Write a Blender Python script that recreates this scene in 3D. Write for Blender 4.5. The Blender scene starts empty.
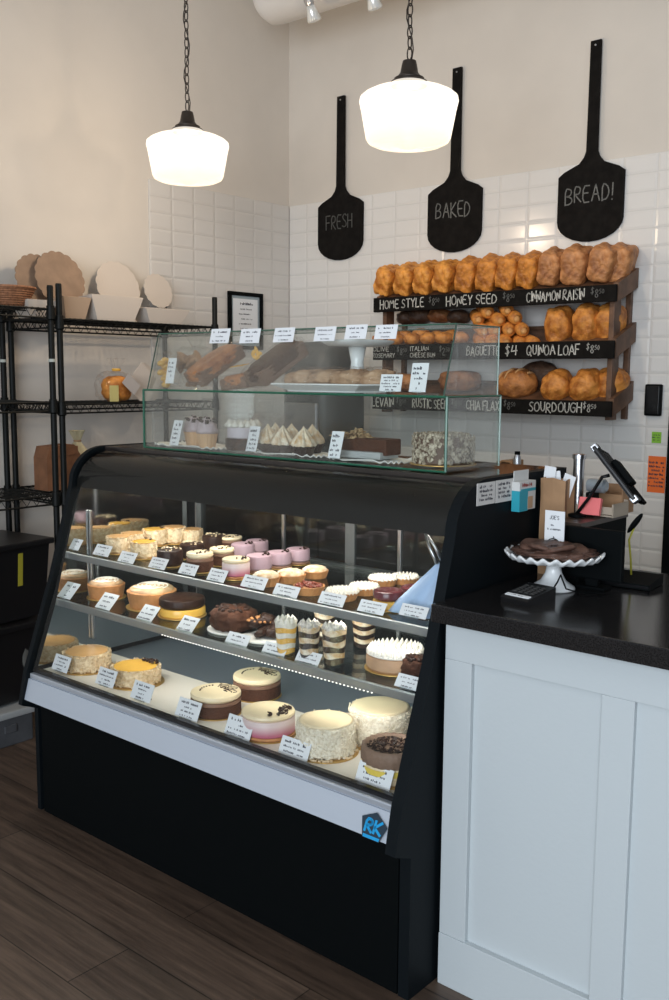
import bpy, bmesh, math, random
from mathutils import Vector, Matrix, noise
random.seed(7)
SC = bpy.context.scene
COL = SC.collection
PI = math.pi
# ------------------------------------------------------------------ camera
Cx, Cy, Cz = 3.851, -4.0955, 1.4336
yaw, pitch, roll, FPX = .7072, -.1283, .007, 968.72
cy_, sy_, cp_, sp_ = math.cos(yaw), math.sin(yaw), math.cos(pitch), math.sin(pitch)
F = Vector((-sy_*cp_, cy_*cp_, sp_)); R = Vector((cy_, sy_, 0)); Up = R.cross(F)
cr_, sr_ = math.cos(roll), math.sin(roll)
R2 = cr_*R + sr_*Up; U2 = -sr_*R + cr_*Up
CAM = Vector((Cx, Cy, Cz))
def ray(x, y): return F + (x-334.5)/FPX*R2 - (y-500)/FPX*U2
def at(x, y, ax, v):
    "point where the sight line through a photo pixel meets the real plane ax = v"
    d = ray(x, y); i = 'xyz'.index(ax)
    return CAM + d*((v-CAM[i])/d[i])
cd = bpy.data.cameras.new('camera'); cam = bpy.data.objects.new('camera', cd); COL.objects.link(cam)
cd.sensor_fit = 'VERTICAL'; cd.sensor_height = 36; cd.lens = 36*FPX/1000; cd.clip_start = .05
M3 = Matrix((R2, U2, -F)).transposed()
cam.matrix_world = Matrix.Translation(CAM) @ M3.to_4x4()
SC.camera = cam
# ------------------------------------------------------------------ materials
MATS = {}
def mat(name, col, rough=.6, metal=0, var=0, vscale=20, bump=0, bscale=60, spec=.5, emit=None, estr=0, coat=0, col2=None, sss=0):
    if name in MATS: return MATS[name]
    m = bpy.data.materials.new(name); m.use_nodes = True; nt = m.node_tree; N = nt.nodes; L = nt.links
    b = N['Principled BSDF']; b.inputs['Roughness'].default_value = rough; b.inputs['Metallic'].default_value = metal
    b.inputs['Specular IOR Level'].default_value = spec; b.inputs['Coat Weight'].default_value = coat
    c = tuple(col)+(1,); b.inputs['Base Color'].default_value = c
    if sss: b.inputs['Subsurface Weight'].default_value = sss; b.inputs['Subsurface Radius'].default_value = (.01, .006, .004)
    tc = N.new('ShaderNodeTexCoord')
    if var or col2:
        n = N.new('ShaderNodeTexNoise'); n.inputs['Scale'].default_value = vscale; n.inputs['Detail'].default_value = 5
        L.new(tc.outputs['Object'], n.inputs['Vector'])
        r = N.new('ShaderNodeValToRGB'); r.color_ramp.elements[0].position = .35; r.color_ramp.elements[1].position = .65
        c2 = tuple(col2)+(1,) if col2 else tuple(min(1, x*(1+var)) for x in col)+(1,)
        r.color_ramp.elements[0].color = tuple(x*(1-var) for x in col)+(1,); r.color_ramp.elements[1].color = c2
        L.new(n.outputs['Fac'], r.inputs['Fac']); L.new(r.outputs['Color'], b.inputs['Base Color'])
    if bump:
        n2 = N.new('ShaderNodeTexNoise'); n2.inputs['Scale'].default_value = bscale; n2.inputs['Detail'].default_value = 4
        L.new(tc.outputs['Object'], n2.inputs['Vector'])
        bp = N.new('ShaderNodeBump'); bp.inputs['Strength'].default_value = bump; bp.inputs['Distance'].default_value = .01
        L.new(n2.outputs['Fac'], bp.inputs['Height']); L.new(bp.outputs['Normal'], b.inputs['Normal'])
    if emit: b.inputs['Emission Color'].default_value = tuple(emit)+(1,); b.inputs['Emission Strength'].default_value = estr
    MATS[name] = m; return m
def glass(name, tint=(.95, .98, .96), refl=1.0, rough=.0, ior=1.45):
    if name in MATS: return MATS[name]
    m = bpy.data.materials.new(name); m.use_nodes = True; nt = m.node_tree; N = nt.nodes; L = nt.links
    N.remove(N['Principled BSDF']); out = N['Material Output']
    t = N.new('ShaderNodeBsdfTransparent'); t.inputs['Color'].default_value = tuple(tint)+(1,)
    g = N.new('ShaderNodeBsdfGlossy'); g.inputs['Roughness'].default_value = rough
    fr = N.new('ShaderNodeFresnel'); fr.inputs['IOR'].default_value = ior
    mu = N.new('ShaderNodeMath'); mu.operation = 'MULTIPLY'; mu.inputs[1].default_value = refl
    mx = N.new('ShaderNodeMixShader'); L.new(fr.outputs['Fac'], mu.inputs[0]); L.new(mu.outputs[0], mx.inputs['Fac'])
    L.new(t.outputs[0], mx.inputs[1]); L.new(g.outputs[0], mx.inputs[2]); L.new(mx.outputs[0], out.inputs['Surface'])
    MATS[name] = m; return m
def tile_mat(name, axis, off, ztop, tw=.1536, th=.0768, col=(.74, .72, .69)):
    m = bpy.data.materials.new(name); m.use_nodes = True; nt = m.node_tree; N = nt.nodes; L = nt.links
    b = N['Principled BSDF']; b.inputs['Roughness'].default_value = .17
    g = N.new('ShaderNodeNewGeometry'); s = N.new('ShaderNodeSeparateXYZ'); L.new(g.outputs['Position'], s.inputs[0])
    def ma(op, a, b_=None, c=None):
        n = N.new('ShaderNodeMath'); n.operation = op
        for i, v in enumerate((a, b_, c)):
            if v is None: continue
            if isinstance(v, (int, float)): n.inputs[i].default_value = v
            else: L.new(v, n.inputs[i])
        return n.outputs[0]
    u = ma('DIVIDE', ma('SUBTRACT', s.outputs[axis], off), tw); v = ma('DIVIDE', ma('SUBTRACT', s.outputs['Z'], ztop), th)
    fu, fv = ma('FRACT', ma('ADD', u, 100)), ma('FRACT', ma('ADD', v, 100))
    eu = ma('MULTIPLY', ma('MINIMUM', fu, ma('SUBTRACT', 1, fu)), tw); ev = ma('MULTIPLY', ma('MINIMUM', fv, ma('SUBTRACT', 1, fv)), th)
    e = ma('MINIMUM', eu, ev)
    h = N.new('ShaderNodeMapRange'); h.inputs['From Min'].default_value = .0008; h.inputs['From Max'].default_value = .011
    h.inputs['To Min'].default_value = 0; h.inputs['To Max'].default_value = 1; L.new(e, h.inputs['Value'])
    bp = N.new('ShaderNodeBump'); bp.inputs['Strength'].default_value = .55; bp.inputs['Distance'].default_value = .004
    L.new(h.outputs[0], bp.inputs['Height']); L.new(bp.outputs['Normal'], b.inputs['Normal'])
    r = N.new('ShaderNodeValToRGB'); r.color_ramp.elements[0].position = .0; r.color_ramp.elements[1].position = .12
    r.color_ramp.elements[0].color = tuple(x*.87 for x in col)+(1,); r.color_ramp.elements[1].color = tuple(col)+(1,)
    L.new(h.outputs[0], r.inputs['Fac'])
    L.new(r.outputs['Color'], b.inputs['Base Color'])
    return m
def floor_mat():
    m = bpy.data.materials.new('floor planks'); m.use_nodes = True; nt = m.node_tree; N = nt.nodes; L = nt.links
    b = N['Principled BSDF']; b.inputs['Roughness'].default_value = .48
    tc = N.new('ShaderNodeTexCoord'); br = N.new('ShaderNodeTexBrick'); L.new(tc.outputs['Object'], br.inputs['Vector'])
    br.inputs['Scale'].default_value = 1; br.inputs['Brick Width'].default_value = 1.22; br.inputs['Row Height'].default_value = .18
    br.inputs['Mortar Size'].default_value = .0018; br.inputs['Mortar Smooth'].default_value = .2; br.offset = .37
    br.inputs['Color1'].default_value = (.070, .047, .034, 1); br.inputs['Color2'].default_value = (.110, .077, .057, 1); br.inputs['Mortar'].default_value = (.02, .014, .01, 1)
    mp = N.new('ShaderNodeMapping'); mp.inputs['Scale'].default_value = (1.6, 26, 1); L.new(tc.outputs['Object'], mp.inputs['Vector'])
    n = N.new('ShaderNodeTexNoise'); n.inputs['Scale'].default_value = 1.7; n.inputs['Detail'].default_value = 8; n.inputs['Roughness'].default_value = .65
    L.new(mp.outputs[0], n.inputs['Vector'])
    r = N.new('ShaderNodeValToRGB'); r.color_ramp.elements[0].position = .3; r.color_ramp.elements[0].color = (.45, .42, .4, 1)
    r.color_ramp.elements[1].position = .7; r.color_ramp.elements[1].color = (1.5, 1.45, 1.4, 1); L.new(n.outputs['Fac'], r.inputs['Fac'])
    mx = N.new('ShaderNodeMix'); mx.data_type = 'RGBA'; mx.blend_type = 'MULTIPLY'; mx.inputs[0].default_value = 1
    L.new(br.outputs['Color'], mx.inputs[6]); L.new(r.outputs['Color'], mx.inputs[7]); L.new(mx.outputs[2], b.inputs['Base Color'])
    bp = N.new('ShaderNodeBump'); bp.inputs['Strength'].default_value = .25; bp.inputs['Distance'].default_value = .003
    L.new(n.outputs['Fac'], bp.inputs['Height']); L.new(bp.outputs['Normal'], b.inputs['Normal'])
    return m
WALL = mat('cream wall paint', (.67, .62, .555), .75, var=.03, vscale=3, bump=.05, bscale=180)
CEIL = mat('ceiling paint', (.75, .72, .68), .8, bump=.04)
BLK = mat('black laminate', (.0022, .0032, .0036), .6, bump=.03, bscale=300, spec=.07)
BLKG = mat('black gloss trim', (.006, .006, .007), .25, bump=.01, spec=.3)
CHROME = mat('brushed steel', (.55, .56, .58), .28, metal=1, bump=.03, bscale=200)
ALU = mat('satin aluminium rail', (.60, .65, .72), .35, metal=.6, bump=.02)
STONE = mat('black counter stone', (.014, .013, .013), .14, var=.5, vscale=300, bump=.02, bscale=200)
WHT = mat('white painted wood', (.53, .575, .59), .42, bump=.05, bscale=90)
CARD = mat('white card', (.82, .84, .86), .7, bump=.01)
INK = mat('printed ink', (.05, .05, .07), .8)
CHALKB = mat('chalkboard paint', (.008, .007, .0062), .8, spec=.12, var=.3, vscale=30, bump=.05, bscale=200)
CHALK = mat('chalk', (.55, .54, .50), .95, var=.25, vscale=200)
CHALKD = mat('faint chalk', (.09, .09, .085), .95, var=.25, vscale=200)
CHALKM = mat('soft chalk', (.17, .17, .16), .95, var=.25, vscale=200)
WIRE = mat('black epoxy wire', (.004, .005, .0045), .5, spec=.2)
GL = glass('display glass', (.975, .99, .982), .32)
GLC = glass('clear case glass', (.93, .96, .955), 1.0)
GEDGE = mat('green glass edge', (.02, .12, .07), .15)
LGEDGE = mat('pale glass edge', (.35, .48, .43), .15)
DOILY = mat('white paper doily', (.80, .79, .74), .8, bump=.1)
KRAFT = mat('kraft paper', (.36, .21, .11), .8, var=.15, vscale=12, bump=.15, bscale=25)
WOODR = mat('stained rack wood', (.13, .065, .035), .55, var=.35, vscale=18, bump=.1, bscale=60)
GOLD = mat('gold cake board', (.55, .34, .10), .35, metal=.5)
# ------------------------------------------------------------------ mesh building
class G:
    def __init__(s): s.bm = bmesh.new()
    def box(s, c, d, rot=None, bev=0, seg=2):
        m = Matrix.Translation(Vector(c)) @ (rot.to_4x4() if rot else Matrix.Identity(4)) @ Matrix.Diagonal((d[0], d[1], d[2], 1))
        g = bmesh.ops.create_cube(s.bm, size=1, matrix=m)
        if bev:
            es = list({e for v in g['verts'] for e in v.link_edges})
            bmesh.ops.bevel(s.bm, geom=es, offset=bev, segments=seg, affect='EDGES', profile=.6)
        return s
    def lathe(s, prof, n=40, c=(0, 0, 0), fr=None, fz=None, M=None, close=True):
        rings = []
        for (r, z) in prof:
            ring = []
            for i in range(n):
                a = 2*PI*i/n
                rr = r*(fr(a, r, z) if fr else 1); zz = z+(fz(a, r, z) if fz else 0)
                p = Vector((rr*math.cos(a), rr*math.sin(a), zz))
                if M: p = M @ p
                ring.append(s.bm.verts.new(p+Vector(c)))
            rings.append(ring)
        for a, b in zip(rings, rings[1:]):
            for i in range(n): s.bm.faces.new((a[i], a[(i+1) % n], b[(i+1) % n], b[i]))
        if close:
            for rg, rev in ((rings[0], True), (rings[-1], False)):
                try: s.bm.faces.new(list(reversed(rg)) if rev else rg)
                except Exception: pass
        return s
    def tube(s, pts, r, n=8, closed=False):
        pts = [Vector(p) for p in pts]; rings = []
        k = len(pts)
        up = None
        for i, p in enumerate(pts):
            if closed: d = pts[(i+1) % k]-pts[i-1]
            else: d = pts[min(i+1, k-1)]-pts[max(i-1, 0)]
            d = d.normalized() if d.length > 1e-9 else Vector((0, 0, 1))
            if up is None: up = Vector((0, 0, 1)) if abs(d.z) < .9 else Vector((1, 0, 0))
            x = d.cross(up).normalized(); y = x.cross(d).normalized(); up = y
            rr = r[i] if isinstance(r, (list, tuple)) else r
            rings.append([s.bm.verts.new(p+x*math.cos(2*PI*j/n)*rr+y*math.sin(2*PI*j/n)*rr) for j in range(n)])
        rg = list(zip(rings, rings[1:]))+([(rings[-1], rings[0])] if closed else [])
        for a, b in rg:
            for i in range(n): s.bm.faces.new((a[i], a[(i+1) % n], b[(i+1) % n], b[i]))
        if not closed: s.bm.faces.new(list(reversed(rings[0]))); s.bm.faces.new(rings[-1])
        return s
    def prism(s, poly, t, M=None):
        "outline in local xy, extruded 0..t along z, then placed by M"
        M = M or Matrix.Identity(4)
        a = [s.bm.verts.new(M @ Vector((x, y, 0))) for x, y in poly]; b = [s.bm.verts.new(M @ Vector((x, y, t))) for x, y in poly]
        n = len(poly); s.bm.faces.new(list(reversed(a))); s.bm.faces.new(b)
        for i in range(n): s.bm.faces.new((a[i], a[(i+1) % n], b[(i+1) % n], b[i]))
        return s
    def blob(s, c, d, amp=.1, fq=3, sub=3, power=2.0, seed=0, rot=None):
        "rounded lump: superellipsoid with noise"
        g = bmesh.ops.create_icosphere(s.bm, subdivisions=sub, radius=1)
        for v in g['verts']:
            p = v.co.copy()
            if power != 2:
                k = (abs(p.x)**power+abs(p.y)**power+abs(p.z)**power)**(1/power); p = p/k
            nz = noise.noise(p*fq+Vector((seed*7.3, seed*1.7, seed*3.1)))
            p = p*(1+amp*nz)
            p = Vector((p.x*d[0]/2, p.y*d[1]/2, p.z*d[2]/2))
            if rot: p = rot @ p
            v.co = p+Vector(c)
        return s
    def quad(s, a, b, c, d):
        s.bm.faces.new([s.bm.verts.new(Vector(p)) for p in (a, b, c, d)]); return s
    def build(s, name, m, parent=None, loc=None, rot=None, smooth=False, scale=None):
        me = bpy.data.meshes.new(name); bmesh.ops.recalc_face_normals(s.bm, faces=s.bm.faces[:])
        s.bm.to_mesh(me); s.bm.free()
        if smooth:
            for p in me.polygons: p.use_smooth = True
        me.materials.append(m)
        o = bpy.data.objects.new(name, me); COL.objects.link(o)
        if parent is not None: o.parent = parent
        if loc is not None: o.location = loc
        if rot is not None: o.rotation_euler = rot
        if smooth == 'auto':
            try: me.set_sharp_from_angle(angle=math.radians(35))
            except Exception: pass
        return o
def tag(o, label=None, cat=None, group=None, kind=None):
    if label: o['label'] = label
    if cat: o['category'] = cat
    if group: o['group'] = group
    if kind: o['kind'] = kind
    return o
def thing(name, label, cat, loc=(0, 0, 0), rot=(0, 0, 0), group=None):
    o = bpy.data.objects.new(name, None); COL.objects.link(o); o.location = loc; o.rotation_euler = rot
    o.empty_display_size = .05
    return tag(o, label, cat, group)
def copy_tree(o, parent=None):
    c = o.copy(); COL.objects.link(c); c.parent = parent
    for ch in o.children: copy_tree(ch, c)
    return c
def RZ(a): return Matrix.Rotation(a, 3, 'Z')
def RX(a): return Matrix.Rotation(a, 3, 'X')
def RY(a): return Matrix.Rotation(a, 3, 'Y')
# ------------------------------------------------------------------ hand lettering (single stroke letters)
ST = {'A': [[(0, 0), (.4, 1), (.8, 0)], [(.15, .38), (.65, .38)]], 'B': [[(0, 0), (0, 1), (.5, .95), (.6, .75), (.45, .55), (0, .52), (.55, .48), (.68, .25), (.5, .03), (0, 0)]],
 'C': [[(.7, .85), (.45, 1), (.12, .85), (0, .5), (.12, .12), (.45, 0), (.72, .15)]], 'D': [[(0, 0), (0, 1), (.45, .9), (.7, .5), (.45, .08), (0, 0)]],
 'E': [[(.6, 1), (0, 1), (0, 0), (.62, 0)], [(0, .52), (.5, .52)]], 'F': [[(.65, 1), (0, 1), (0, 0)], [(0, .52), (.5, .52)]],
 'G': [[(.7, .85), (.4, 1), (.1, .8), (0, .45), (.15, .08), (.5, 0), (.72, .2), (.72, .45), (.42, .45)]], 'H': [[(0, 1), (0, 0)], [(.65, 1), (.65, 0)], [(0, .52), (.65, .52)]],
 'I': [[(.1, 1), (.1, 0)]], 'K': [[(0, 1), (0, 0)], [(.62, 1), (0, .45), (.66, 0)]], 'L': [[(0, 1), (0, 0), (.58, 0)]],
 'M': [[(0, 0), (.08, 1), (.42, .35), (.76, 1), (.85, 0)]], 'N': [[(0, 0), (0, 1), (.62, 0), (.62, 1)]], 'O': [[(.38, 1), (.08, .8), (0, .5), (.08, .15), (.38, 0), (.68, .2), (.74, .5), (.66, .85), (.38, 1)]],
 'P': [[(0, 0), (0, 1), (.5, .95), (.6, .72), (.45, .5), (0, .48)]], 'Q': [[(.38, 1), (.08, .8), (0, .5), (.08, .15), (.38, 0), (.68, .2), (.74, .5), (.66, .85), (.38, 1)], [(.45, .28), (.8, -.1)]],
 'R': [[(0, 0), (0, 1), (.5, .95), (.6, .74), (.45, .52), (0, .5), (.65, 0)]], 'S': [[(.6, .88), (.32, 1), (.05, .82), (.12, .6), (.5, .42), (.6, .18), (.3, 0), (0, .12)]],
 'T': [[(0, 1), (.72, 1)], [(.36, 1), (.36, 0)]], 'U': [[(0, 1), (.03, .25), (.3, 0), (.6, .22), (.62, 1)]], 'V': [[(0, 1), (.34, 0), (.68, 1)]],
 'W': [[(0, 1), (.2, 0), (.42, .7), (.64, 0), (.85, 1)]], 'X': [[(0, 1), (.62, 0)], [(.62, 1), (0, 0)]], 'Y': [[(0, 1), (.32, .5), (.66, 1)], [(.32, .5), (.3, 0)]],
 'J': [[(.5, 1), (.5, .2), (.25, 0), (0, .2)]], 'Z': [[(0, 1), (.6, 1), (0, 0), (.62, 0)]], '!': [[(.1, 1), (.06, .3)], [(.05, .08), (.05, .0)]], '.': [[(.05, .03), (.1, .03)]],
 '$': [[(.5, .85), (.25, .95), (.05, .75), (.45, .35), (.3, .1), (0, .2)], [(.28, 1.1), (.22, -.08)]],
 '8': [[(.3, 1), (.08, .8), (.25, .55), (.5, .25), (.3, 0), (.05, .2), (.2, .5), (.5, .8), (.3, 1)]], '5': [[(.5, 1), (.1, 1), (.06, .58), (.4, .6), (.5, .3), (.3, 0), (0, .08)]],
 '0': [[(.25, 1), (.02, .6), (.05, .15), (.25, 0), (.46, .3), (.44, .8), (.25, 1)]], '4': [[(.12, 1), (0, .42), (.58, .45)], [(.48, 1), (.46, 0)]], '2': [[(.02, .8), (.25, 1), (.48, .78), (0, 0), (.52, 0)]],
 '1': [[(.05, .8), (.2, 1), (.2, 0)]], '9': [[(.45, .6), (.25, .5), (.05, .7), (.25, 1), (.45, .8), (.4, 0)]],
 '7': [[(0, 1), (.5, 1), (.15, 0)]], '6': [[(.4, 1), (.05, .4), (.2, 0), (.48, .2), (.3, .5), (.05, .35)]], '3': [[(0, .9), (.3, 1), (.45, .75), (.2, .55), (.5, .3), (.25, 0), (0, .1)]], '-': [[(0, .5), (.4, .5)]], "'": [[(.1, 1), (.05, .8)]]}
def adv(ch): return .4 if ch == ' ' else max(p[0] for s in ST[ch] for p in s)+.22
def stroke_text(g, txt, x, y, h, w=.1, jit=.03, xs=1.0, z=0, M=None, width=None):
    "ribbon letters in local xy, with a slight thickness"
    M = M or Matrix.Identity(4)
    if width: xs = width/(sum(adv(c) for c in txt)*h)
    for ch in txt:
        if ch != ' ':
            dy = random.uniform(-jit, jit)*h
            for s in ST[ch]:
                pts = [Vector((x+(px+random.uniform(-jit, jit)*.5)*h*xs, y+dy+(py+random.uniform(-jit, jit)*.5)*h, z)) for px, py in s]
                if len(pts) > 3:   # soften the bends
                    q = [pts[0]]
                    for a, b in zip(pts, pts[1:]): q += [a.lerp(b, .25), a.lerp(b, .75)]
                    pts = q+[pts[-1]]
                for a, b in zip(pts, pts[1:]):
                    d = b-a
                    if d.length < 1e-6: continue
                    d.normalize(); nn = Vector((-d.y, d.x, 0))*w*h/2; a2, b2 = a-d*w*h*.25, b+d*w*h*.25
                    g.bm.faces.new([g.bm.verts.new(M @ p) for p in (a2-nn, b2-nn, b2+nn, a2+nn)])
        x += adv(ch)*h*xs
    return x
def scribble(g, x0, x1, y, h, M=None, z=0):
    "a line of print too small to read"
    M = M or Matrix.Identity(4); x = x0
    while x < x1:
        w = random.uniform(.35, .8)*h
        if random.random() < .82:
            t = random.uniform(.10, .16)*h; hh = random.uniform(.55, 1)*h
            for (ax, ay, bx, by) in ((0, 0, 0, hh), (0, hh*.5, w*.7, hh*.5), (w*.7, 0, w*.7, hh*.8))[:random.choice((2, 3, 3))]:
                a, b = Vector((x+ax, y+ay, z)), Vector((x+bx, y+by, z)); d = (b-a).normalized(); nn = Vector((-d.y, d.x, 0))*t
                g.bm.faces.new([g.bm.verts.new(M @ p) for p in (a-nn, b-nn, b+nn, a+nn)])
        x += w+.25*h
# ------------------------------------------------------------------ room shell
def struct(name, g, m, smooth=False): return tag(g.build(name, m, smooth=smooth), kind='structure')
ZT = 2.3707
struct('floor', G().box((3, -3, -.05), (6.4, 6.6, .1)), floor_mat())
struct('ceiling', G().box((3, -3, 3.78), (6.4, 6.6, .1)), CEIL)
struct('wall_back', G().box((3, .05, 1.86), (6.4, .1, 3.74)), WALL)
struct('wall_left', G().box((-.05, -3, 1.86), (.1, 6, 3.74)), WALL)
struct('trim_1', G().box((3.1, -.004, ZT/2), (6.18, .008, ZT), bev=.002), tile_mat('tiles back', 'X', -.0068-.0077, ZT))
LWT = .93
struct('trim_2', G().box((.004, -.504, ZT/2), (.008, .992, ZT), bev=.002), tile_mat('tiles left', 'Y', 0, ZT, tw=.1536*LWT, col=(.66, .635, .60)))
# white duct on the ceiling with its end cap, and spot lamps under it
DUCT = mat('white duct', (.74, .72, .69), .5, bump=.02)
dr = thing('ceiling_duct', 'wide white round duct running along the top of the back wall', 'duct', (.25, -.42, 3.31))
G().lathe([(.0, 0), (.12, .0), (.136, .02), (.14, .05), (.14, 3.6)], 40, M=Matrix.Rotation(PI/2, 4, 'Y')).build('pipe', DUCT, dr, smooth='auto')
for i in range(3): G().box((.5+i*1.2, 0, .255), (.03, .01, .25)).build('hanger_strap', CHROME, dr)
def spot(px, py, lab):
    p = at(px, py, 'y', -.62)
    t = thing('spot_lamp', lab, 'spotlight', p, group='spot lamps under the duct')
    G().lathe([(.0, .0), (.02, .0), (.024, .02), (.018, .05), (.018, .07)], 20, M=Matrix.Rotation(.5, 4, 'X')).build('lamp_holder', CHROME, t, smooth='auto')
    G().lathe([(.0, -.075), (.03, -.07), (.034, -.06), (.022, -.02), (.018, 0)], 24, M=Matrix.Rotation(.5, 4, 'X')).build('bulb', mat('reflector bulb', (.8, .82, .8), .12, metal=.4), t, smooth=True)
    G().tube([(0, 0, .05), (0, .05, .12), (0, .12, .17)], .008).build('swivel_arm', DUCT, t)
    G().box((0, .15, .19), (.09, .05, .05), bev=.01).build('mount', DUCT, t)
spot(310, 5, 'clear reflector spot lamp below the left end of the white duct')
spot(371, -8, 'reflector spot lamp under the duct, right of the other one')
# ------------------------------------------------------------------ pendants
def opal():
    m = bpy.data.materials.new('opal glass'); m.use_nodes = True; nt = m.node_tree; N = nt.nodes; L = nt.links
    b = N['Principled BSDF']; b.inputs['Base Color'].default_value = (.05, .048, .045, 1); b.inputs['Roughness'].default_value = .12; tr = N.new('ShaderNodeBsdfTransparent'); tr.inputs['Color'].default_value = (1, .95, .88, 1); mx = N.new('ShaderNodeMixShader'); mx.inputs['Fac'].default_value = .32; L.new(b.outputs[0], mx.inputs[1]); L.new(tr.outputs[0], mx.inputs[2]); L.new(mx.outputs[0], N['Material Output'].inputs['Surface'])
    tc = N.new('ShaderNodeTexCoord'); s = N.new('ShaderNodeSeparateXYZ'); L.new(tc.outputs['Object'], s.inputs[0])
    r = N.new('ShaderNodeValToRGB'); mr = N.new('ShaderNodeMapRange'); mr.inputs['From Min'].default_value = -.12; mr.inputs['From Max'].default_value = .06
    L.new(s.outputs['Z'], mr.inputs['Value']); L.new(mr.outputs[0], r.inputs['Fac'])
    r.color_ramp.elements[0].color = (.95, .70, .42, 1); r.color_ramp.elements[1].position = .5; r.color_ramp.elements[1].color = (1, .92, .80, 1)
    L.new(r.outputs[0], b.inputs['Emission Color']); b.inputs['Emission Strength'].default_value = 1.15
    return m
OPAL = opal(); BRONZE = mat('dark bronze', (.055, .045, .038), .4, metal=.7, bump=.05)
def pendant(p, lab):
    t = thing('pendant_lamp', lab, 'pendant lamp', p, group='schoolhouse pendants')
    R_ = .165
    sh = G().lathe([(.0, -.103), (.018, -.101), (.035, -.094), (.07, -.09), (.118, -.086), (.135, -.078), (.142, -.066), (.158, .02), (R_, .05), (R_-.002, .062), (R_-.014, .072), (.13, .082), (.09, .090), (.062, .097), (.06, .11)], 64).build('lamp_shade', OPAL, t, smooth=True)
    G().lathe([(.056, .098), (.060, .10), (.060, .114), (.050, .120), (.050, .125), (.040, .130), (.030, .142), (.026, .165), (.022, .18), (.01, .184), (.0, .185)], 40).build('fitter_cap', BRONZE, t, smooth='auto')
    z = .185; g = G(); k = 0; top = 3.73-p[2]
    while z < top-.03:
        pts = []
        for i in range(12):
            a = 2*PI*i/12; u, v = math.cos(a)*.0095, math.sin(a)*.021
            pts.append((u, 0, z+.018+v) if k % 2 == 0 else (0, u, z+.018+v))
        g.tube(pts, .0024, 5, closed=True); z += .034; k += 1
    g.build('chain', BRONZE, t, smooth=True)
    g = G(); g.tube([(.012*math.sin(i*.9), .012*math.cos(i*.9), .185+(top-.19)*i/40) for i in range(41)], .0022, 5); g.build('cord', BRONZE, t, smooth=True)
    G().lathe([(.065, top), (.065, top-.01), (.03, top-.035), (.0, top-.036)], 32).build('ceiling_canopy', BRONZE, t, smooth='auto')
    l = bpy.data.lights.new('bulb_light', 'POINT'); l.energy = 33; l.color = (1, .83, .64); l.shadow_soft_size = .04
    lo = bpy.data.objects.new('bulb_light', l); COL.objects.link(lo); lo.parent = t; lo.location = (0, 0, 0)
    sh.visible_shadow = True
    return t
pendant(Vector((.772, -1.415, 2.292)), 'white glass schoolhouse pendant on a chain, in front of the corner of the left wall')
pendant(Vector((1.847, -1.385, 2.285)), 'larger-looking white glass schoolhouse pendant on a chain, overlapping the BAKED peel')
# ------------------------------------------------------------------ bread peels
def peel(word, cxp, pts_handle_top, loc_x, hw, bw, ztop, zsh, zbot, lab, tw):
    # local: x right, y up, extruded toward the room
    t = thing('bread_peel', lab, 'bread peel', (loc_x, -.012, zsh), group='chalkboard bread peels')
    H = ztop-zsh; B = zsh-zbot; out = []
    a = hw/2; b = bw/2
    out += [(-a, H), (a, H), (a*1.05, H*.4), (a*1.1, .05), (a*1.5, .025), (a*2.4, .0), (b*.82, -.028), (b, -.048), (b, -B*.72)]
    for i in range(1, 12):
        an = -PI*i/12; out.append((b*math.cos(an), -B*.72+B*.28*math.sin(an)))
    out += [(-b, -B*.72), (-b, -.048), (-b*.82, -.028), (-a*2.4, .0), (-a*1.5, .025), (-a*1.1, .05), (-a*1.05, H*.4)]
    M = Matrix.Rotation(PI/2, 4, 'X')
    G().prism(out, .012, M).build('board', CHALKB, t)
    g = G(); stroke_text(g, word, -tw/2, -B*.5, .070, w=.08, jit=.06, z=.0128, M=M, width=tw); g.build('lettering', CHALKD if word == 'FRESH' else CHALKM, t)
    G().lathe([(.004, 0), (.004, .004), (0, .005)], 12, M=M, c=(0, -.012, H-.02)).build('nail', CHROME, t)
peel('FRESH', 0, 0, .394, .050, .312, 2.894, 2.385, 2.048, 'chalkboard bread peel lettered FRESH, the leftmost', .19)
peel('BAKED', 0, 0, 1.124, .050, .312, 2.898, 2.372, 2.035, 'chalkboard bread peel lettered BAKED, behind the pendant lamp', .21)
peel('BREAD!', 0, 0, 1.838, .048, .312, 2.876, 2.366, 2.028, 'chalkboard bread peel lettered BREAD!, the rightmost', .235)
# ------------------------------------------------------------------ certificate on the left wall
fr = thing('picture_frame', 'black framed certificate on the left tiled wall', 'picture frame', (.012, -.362, 1.72))
w_, h_ = .235, .285
for yy, zz, a, b in ((0, h_/2, w_+.02, .02), (0, -h_/2, w_+.02, .02), (-w_/2, 0, .02, h_), (w_/2, 0, .02, h_)):
    G().box((.006, yy, zz), (.018, a, b), bev=.003).build('frame_bar', BLK, fr)
G().box((.002, 0, 0), (.004, w_, h_)).build('mat_board', mat('pale blue mat', (.35, .42, .46), .7), fr)
G().box((.005, 0, 0), (.003, w_*.78, h_*.82)).build('certificate', CARD, fr)
g = G(); MY = Matrix(((0, 0, 1, .0075), (1, 0, 0, 0), (0, 1, 0, 0), (0, 0, 0, 1)))
for k in range(7): scribble(g, -.05+.012*(k % 2), .05-.01*(k % 3), .085-k*.026, .009 if k else .015, M=MY)
g.build('lettering', INK, fr)
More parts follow.
